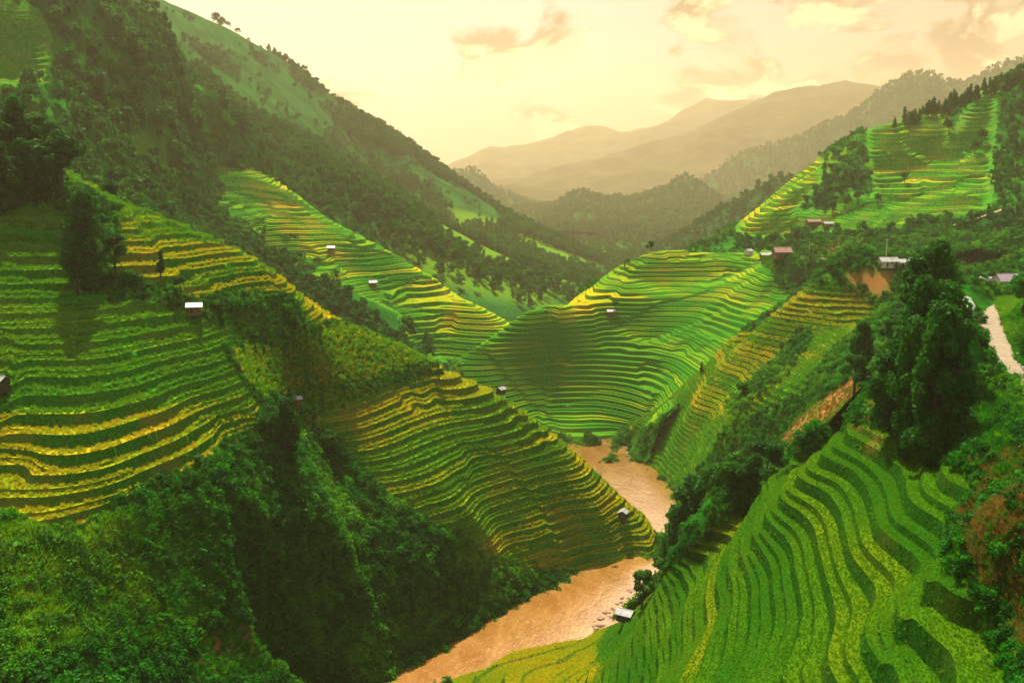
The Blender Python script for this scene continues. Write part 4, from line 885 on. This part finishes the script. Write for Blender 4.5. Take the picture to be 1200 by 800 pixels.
house(grd(347, 474, LEFT), .5, 2.8, 2.4, 1.5, M['wood'], M['roof_pale'], 'tiny hut with a white sheet roof at the foot of the maize field', windows=0)
house(grd(587, 460, LEFT), .9, 2.8, 2.5, 1.7, M['darkwood'], M['roof_pale'], 'small dark hut on the crest of the left ridge', windows=0)
house(grd(730, 608, LEFT), 1.25, 3.6, 3.0, 2.0, M['darkwood'], M['roof_pale'], 'dark hut with a pale gable above the golden tip of the left ridge', windows=0)
house(grd(733, 724, RIGHT), -.55, 4.6, 3.8, 1.8, M['darkwood'], M['roof_grey'], 'grey roofed hut beside the river and the round dark tree', windows=0)
for px, py, rz, lab in ((318, 297, .2, 'white roofed hut lowest on the left edge of the far left spur'), (388, 295, .1, 'white roofed hut high in the middle of the far left spur'), (437, 335, .3, 'white roofed hut on the lower slope of the far left spur')):
    house(grd(px, py, ('F', 'G')), rz, 4.4, 3.6, 2.2, M['wood'], M['roof_pale'], lab, windows=1)
house(grd(716, 369, ('D',)), .15, 5.0, 3.6, 2.2, M['wood'], M['roof_pale'], 'white roofed hut below the round top of the middle hill')
house(grd(916, 303, ('D', 'E')), .05, 10.5, 8.0, 3.6, M['wood'], M['roof_brown'], 'long farmhouse with a brown roof beside the hillside road', cat='house', name='farmhouse', windows=3, pitch=.7)
house(grd(877, 298, ('D', 'E')), .7, 5.5, 4.5, 2.2, M['plaster'], M['roof_pale'], 'small shed with a slanting white roof left of the brown farmhouse', cat='shed', name='shed', windows=0)
house(grd(897, 302, ('D', 'E')), .1, 7, 5, 2.2, M['wood'], M['roof_grey'], 'low greyish shed between the white shed and the brown farmhouse', cat='shed', name='shed', windows=0)
house(grd(970, 266, ('E',)), .1, 6.5, 4.5, 2.2, M['wood'], M['roof_pale'], 'small white roofed hut above the bare earth cut', windows=1)
house(grd(953, 264, ('E',)), .1, 10, 6, 2.8, M['wood'], M['roof_brown'], 'low brown roofed house left of the white roofed hut', cat='house', name='farmhouse', windows=2)
house(grd(1040, 312, ('D', 'E', 'C')), .1, 8.0, 6.0, 2.4, M['plaster'], M['roof_pale'], 'bright white roofed house at the end of the narrow road', cat='house', name='house', windows=2)
house(grd(1058, 314, ('D', 'E', 'C')), .0, 5.0, 4.5, 2.2, M['plaster'], M['roof_grey'], 'grey roofed annex right of the bright white roofed house', cat='shed', name='shed', windows=1)
def rsd(px, py, Y):           # beside the road, on the shoulder
    x, y, z = P(px, py, Y); return (x, y, top_z(x, y, ('B', 'C', 'D', 'E')))
house(rsd(1150, 418, 226), -.75, 4.6, 4.2, 2.3, M['darkwood'], M['roof_grey'], 'dark gabled hut standing at the inner edge of the road bend', windows=1, over=.7)
house(rsd(1134, 392, 262), -.3, 3.2, 2.8, 2.4, M['plaster'], M['roof_pale'], 'narrow pale hut under the smoke behind the tall trees', windows=0)
house(rsd(1181, 338, 385), .1, 9.5, 6.5, 2.9, M['plaster'], M['roof_purple'], 'mauve roofed house with pale walls beyond the road bend', cat='house', name='house', windows=3, pitch=.75)
house(rsd(1167, 328, 410), .3, 7.0, 5.5, 3.0, M['plaster'], M['roof_grey'], 'grey house half hidden behind the mauve roofed one', cat='house', name='house', windows=2)
house(rsd(1149, 332, 395), 1.2, 3.0, 3.0, 4.2, M['plaster'], M['roof_pale'], 'tall narrow white building left of the mauve roofed house', cat='shed', name='shed', windows=1)
# white board beside the village
bo = bpy.data.objects.new('notice_board', None); link(bo); bo.location = rsd(1172, 345, 350); tag(bo, 'low white board in front of the mauve roofed house', 'board')
for x in (-1.6, 1.6):
    q = MB(); q.box((x, 0, .5), (.12, .12, 1.6)); q.build('post', M['pole'], bo)
q = MB(); q.box((0, -.09, .95), (3.8, .06, .9)); q.build('panel', M['white'], bo)
def pole(p, h, label, group=None):
    o = bpy.data.objects.new('utility_pole', None); link(o); o.location = p; tag(o, label, 'pole', group)
    q = MB(); q.tube([(0, 0, -.8), (0, 0, h)], [.22, .14], 8); q.build('mast', M['pole'], o)
    q = MB(); q.box((0, 0, h - .7), (1.9, .12, .14)); a = q.build('crossarm', M['pole'], o)
    for x in (-.8, 0, .8):
        q = MB(); q.tube([(x, 0, h - .62), (x, 0, h - .36)], [.07, .05], 6); q.build('insulator', M['white'], a)
pole(grd(1038, 308, ('D', 'E', 'C')), 10, 'thin pale pole rising beside the bright white roofed house')
pole(grd(948, 300, ('D', 'E')), 9, 'pale pole left of the bare earth cut')
pole(rsd(1131, 398, 258), 8, 'weathered pole between the smoke and the road bend')
for i, (px, py, Y) in enumerate([(1187, 408, 228), (1193, 425, 214), (1183, 385, 250), (1202, 440, 202)]):
    o = bpy.data.objects.new('marker_post', None); link(o); o.location = rsd(px + 6, py, Y)
    tag(o, ['white marker post second along the outer road edge', 'white marker post third along the outer road edge', 'white marker post farthest along the outer road edge', 'white marker post nearest on the outer road edge'][i], 'marker post', 'white posts along the road')
    q = MB(); q.box((0, 0, .35), (.28, .28, 1.3)); q.build('post', M['white'], o); q = MB(); q.box((0, 0, 1.04), (.34, .34, .08)); q.build('cap', M['white'], o)
# smoke drifting up behind the tall trees
sx, sy, sz_ = rsd(1133, 388, 268)
q = MB(); q.tube([(0, 0, 2.2), (.2, 0, 4.2), (-.4, 0, 6.2), (-.3, .3, 8.4), (-1.0, .3, 10.2), (-1.2, .3, 11.2)], [.35, 1.0, 1.7, 2.2, 1.7, .5], 12)
ms, T = newmat('wood_smoke')
nz_ = T.n('ShaderNodeTexNoise', {'Vector': geo_pos(T), 'Scale': .9, 'Detail': 3.0}).outputs[0]
T.link(T.n('ShaderNodeVolumePrincipled', {'Color': (.9, .95, .95, 1), 'Density': T.math('MULTIPLY', T.smooth(nz_, .40, .62), .65)}).outputs[0], T.n('ShaderNodeOutputMaterial').inputs['Volume'])
o = q.build('smoke', ms, None, True); o.location = (sx, sy, sz_); tag(o, 'pale wood smoke rising beside the tall trees at the road', 'smoke', kind='stuff')

# river stones
rr = random.Random(5)
RK = []
for i in range(4):
    V = []; F = []; q = bpy.data.meshes.new('stone'); import bmesh
    bm = bmesh.new(); bmesh.ops.create_icosphere(bm, subdivisions=2, radius=.5)
    for v in bm.verts:
        k = 1 + .35 * math.sin(v.co.x * 6 + i * 2) * math.cos(v.co.y * 5 + i) + .1 * math.sin(v.co.z * 9 + i); v.co *= k; v.co.z *= .6
    bm.to_mesh(q); bm.free(); q.materials.append(M['rock']); RK.append(q)
spots = [(rr.uniform(690, 733), 0) for _ in range(22)]
for i in range(44):
    if i < 26: px = rr.uniform(695, 738); py = 745 - (px - 687) * .46 - rr.uniform(2, 30) * (px - 670) / 60; lab, grp = 'brown stone lying in the shallows beside the river hut', 'stones in the shallows by the river hut'
    elif i < 36: px = rr.uniform(708, 748); py = rr.uniform(516, 536); lab, grp = 'stone in the rapids where the stream enters the river', 'stones in the rapids upstream'
    else: px = rr.uniform(776, 802); py = rr.uniform(632, 650); lab, grp = 'stone on the grey gravel spit beyond the left ridge tip', 'stones on the gravel spit'
    x, y, z = Z(px, py, 0); s = rr.uniform(.8, 2.4)
    o = bpy.data.objects.new('river_stone', RK[i % 4]); link(o); o.location = (x, y, rr.uniform(-.1, .15)); o.scale = (s * rr.uniform(.9, 1.6), s, s * .8); o.rotation_euler = (0, 0, rr.uniform(0, 6)); tag(o, lab, 'stone', grp)
q = MB(); n = 26; cxy = Z(792, 642, 0)
q.v = [(cxy[0], cxy[1], .30)] + [(cxy[0] + math.cos(k * 2 * math.pi / n) * rr.uniform(7, 9), cxy[1] + math.sin(k * 2 * math.pi / n) * rr.uniform(10, 13), -.25) for k in range(n)]
q.f = [(0, 1 + k, 1 + (k + 1) % n) for k in range(n)]; q.m = [0] * n
tag(q.build('gravel_bar', M['rock'], None, True), 'grey gravel spit beyond the tip of the left ridge', 'gravel bar', kind='structure')

# ------------------------------------------------------------------ trees one can tell apart
tr_ = random.Random(11)
def T1(px, py, h, kind, label, keys=('A', 'B', 'C', 'D', 'E', 'F', 'G', 'H'), group=None, wide=1.0, at=None):
    p = at or grd(px, py, keys); return tree(kind, (p[0], p[1], p[2] - .2), h, label, group, wide=wide)
for px, py, h, k, lab in [(105, 338, 27, 'bushy0', 'tall dark tree rising between two flights of left terraces'), (135, 318, 12, 'broad1', 'rounded bushy tree right of the tall dark one on the left terraces'),
        (92, 345, 12, 'broad2', 'low dark tree at the foot of the tall one on the left terraces'), (336, 542, 19, 'bushy1', 'dark pointed tree just below the tiny white roofed hut'), (322, 528, 12, 'broad0', 'dark bushy tree left of the pointed one below the tiny hut'),
        (386, 548, 13, 'broad3', 'dark tree at the lower corner of the left terraces'), (188, 325, 8, 'tall2', 'small dark tree above the brown plank hut'), (212, 345, 6, 'broad2', 'bushy little tree directly above the brown plank hut'), (515, 448, 5, 'broad1', 'single bush on the terraces below the crest hut')]:
    T1(px, py, h, k, lab, LEFT)
for i in range(14):
    px = [-10, 8, 22, 36, 50, 64, 12, 30, 48, 5, 60, 42, 20, 75][i]; py = [212, 205, 200, 200, 204, 216, 235, 238, 236, 250, 240, 222, 222, 232][i]
    T1(px, py, tr_.uniform(13, 22), ['bushy0', 'broad1', 'bushy2', 'broad3', 'bushy1'][i % 5], 'big dark tree in the grove crowning the left hill', ('A',), 'grove crowning the left hill', wide=1.15)
for i, (px, py) in enumerate([(130, 240), (142, 246), (156, 252), (190, 272), (200, 280), (232, 292), (250, 300), (170, 262), (215, 284)]):
    q = P(px, py - 2, [345, 348, 352, 365, 368, 378, 382, 358, 372][i]); T1(0, 0, tr_.uniform(10, 15), ['broad0', 'tall1', 'broad2', 'pine0', 'broad3'][i % 5], 'tree behind the upper crest of the left ridge', at=(q[0], q[1], top_z(q[0], q[1], ('A',)) if True else q[2]), group='trees behind the upper crest of the left ridge')
big = [(1062, 530, 25, 'bushy0', .8), (1086, 540, 28, 'bushy1', .8), (1108, 530, 24, 'bushy2', .9), (1074, 505, 28, 'bushy2', .85), (1100, 500, 27, 'bushy0', .8), (1045, 505, 15, 'bushy1', 1.2)]
for i, (px, py, h, k, w) in enumerate(big):
    T1(px, py, h, k, 'huge dark tree of the clump above the right terraces', ('B',), 'huge dark trees above the right terraces', wide=w)
for px, py, h, k, lab in [(1092, 418, 23, 'bushy2', 'tallest dark tree with its top against the far hillside'), (1102, 425, 13, 'broad2', 'tall rounded dark tree left of the smoke'), (1062, 425, 19, 'tall2', 'feathery tree left of the tallest dark tree'), (1080, 400, 20, 'broad3', 'dark tree behind the huge clump'),
        (1012, 442, 17, 'bushy1', 'slim dark tree on the crest left of the huge clump'), (1000, 470, 12, 'broad1', 'low bushy tree on the crest left of the huge clump'), (1028, 478, 12, 'tall2', 'thin tree in front of the slim dark one'), (1040, 420, 12, 'broad0', 'bushy green tree between the slim tree and the clump'),
        (752, 708, 12, 'broad1', 'round dark tree standing over the river hut'), (770, 622, 6, 'tall0', 'small slender tree in front of the river bend'), (1128, 470, 7, 'broad1', 'low dark tree right of the huge clump'), (1197, 372, 13, 'bright0', 'bright green tree on the outer side of the road bend'), (1198, 345, 9, 'bright1', 'bright green bush tree right of the mauve roofed house'), (1190, 352, 6, 'broad1', 'small tree at the far end of the road bend')]:
    T1(px, py, h, k, lab, ('B', 'C', 'A'))
rb = [q for q in dense([P(800, 655, 290), P(833, 628, 272), P(867, 600, 256), P(900, 566, 242), P(925, 545, 232)], 1)]
for i in range(22):
    q = rb[int(i * len(rb) / 22)]; d = tr_.uniform(6, 26) + (i % 3) * 6; x = q[0] - .1 * d; y = q[1] + d
    z = max(top_z(x, y, ('B', 'C')), 0); T1(0, 0, tr_.uniform(15, 20) + (6 if 4 < i < 15 else 0), ['bushy0', 'broad1', 'bushy1', 'bushy2', 'broad2'][i % 5], 'dark tree of the belt below the right terraces by the river', at=(x, y, z), group='belt of trees between the right terraces and the river')
for px, py, h, k, lab in [(763, 294, 4.5, 'broad1', 'flat crowned little tree on top of the middle hill'), (735, 311, 5, 'broad0', 'small bush tree on the left shoulder of the middle hill'), (732, 314, 5, 'tall1', 'thin little tree on the left shoulder of the middle hill'), (722, 368, 8, 'broad2', 'dark tree beside the white roofed hut on the middle hill'), (868, 470, 9, 'broad2', 'dark tree between the two lobes of the right bank spur'), (822, 440, 7, 'tall1', 'small dark tree on the edge of the right bank spur'), (640, 375, 4, 'bright0', 'low bright bush on the crest of the middle hill')]:
    T1(px, py, h, k, lab, ('C', 'D'))
for i in range(46):
    px = 1052 + i * 3.3 if i > 1 else 1050 + i * 18; px += tr_.uniform(-2, 2)
    py = np.interp(px, [1040, 1100, 1150, 1200], [146, 128, 108, 90]) + tr_.uniform(2, 10)
    T1(px, py, tr_.uniform(9, 15), ['pine0', 'pine1', 'tall0'][i % 3], 'dark pine in the row cresting the tall right hill', ('E',), 'pines along the crest of the tall right hill')
for i, (px, py, h) in enumerate([(1112, 160, 13), (1150, 170, 14), (1142, 182, 12), (1060, 215, 9), (1028, 240, 9), (975, 250, 11), (990, 246, 12), (1005, 240, 12), (962, 240, 12)]):
    T1(px, py, h, 'far%d' % (i % 2), 'dark tree among the fields of the tall right hill', ('E',), 'dark trees among the fields of the tall right hill')
for i, px in enumerate([196, 203, 226, 281, 312, 345, 383, 390, 407, 413, 419, 426, 433, 438, 462, 482, 508, 545, 562, 642]):
    j = np.interp(px, [q[0] for q in HX], [q[1] for q in HX]); T1(px, j + 5, tr_.uniform(7, 12), 'far%d' % (i % 2), 'single tree on the skyline of the big hazy mountain', ('H',), 'single trees on the skyline of the big hazy mountain')

# a group's members are told apart by their order in the view
bpy.context.view_layer.update()
grp = {}
for o in SC.objects:
    if o.parent is None and 'group' in o and 'label' in o: grp.setdefault((o['group'], o['label']), []).append(o)
def ordinal(n):
    return ['leftmost', 'second', 'third', 'fourth', 'fifth', 'sixth', 'seventh', 'eighth', 'ninth', 'tenth'][n] if n < 10 else '%d%s' % (n + 1, {1: 'st', 2: 'nd', 3: 'rd'}.get((n + 1) % 10 if (n + 1) // 10 != 1 else 0, 'th'))
for (g_, l_), os_ in grp.items():
    if len(os_) < 2: continue
    os_.sort(key=lambda o: float(proj(o.location.x, o.location.y, o.location.z)[0]))
    for n_, o in enumerate(os_): o['label'] = l_ + (', the leftmost' if n_ == 0 else ', the rightmost' if n_ == len(os_) - 1 else ', %s from the left' % ordinal(n_))
# ------------------------------------------------------------------ haze
mb = MB(); mb.box((0, 5900, 575), (20000, 13800, 1272))
mh, T = newmat('haze_air')
pv = T.n('ShaderNodeVolumePrincipled', {'Color': (1.0, .82, .57, 1), 'Density': 7.5e-5, 'Anisotropy': .45})
T.link(pv.outputs[0], T.n('ShaderNodeOutputMaterial').inputs['Volume'])
tag(mb.build('haze', mh), 'golden evening haze filling the valley', 'haze', kind='stuff')
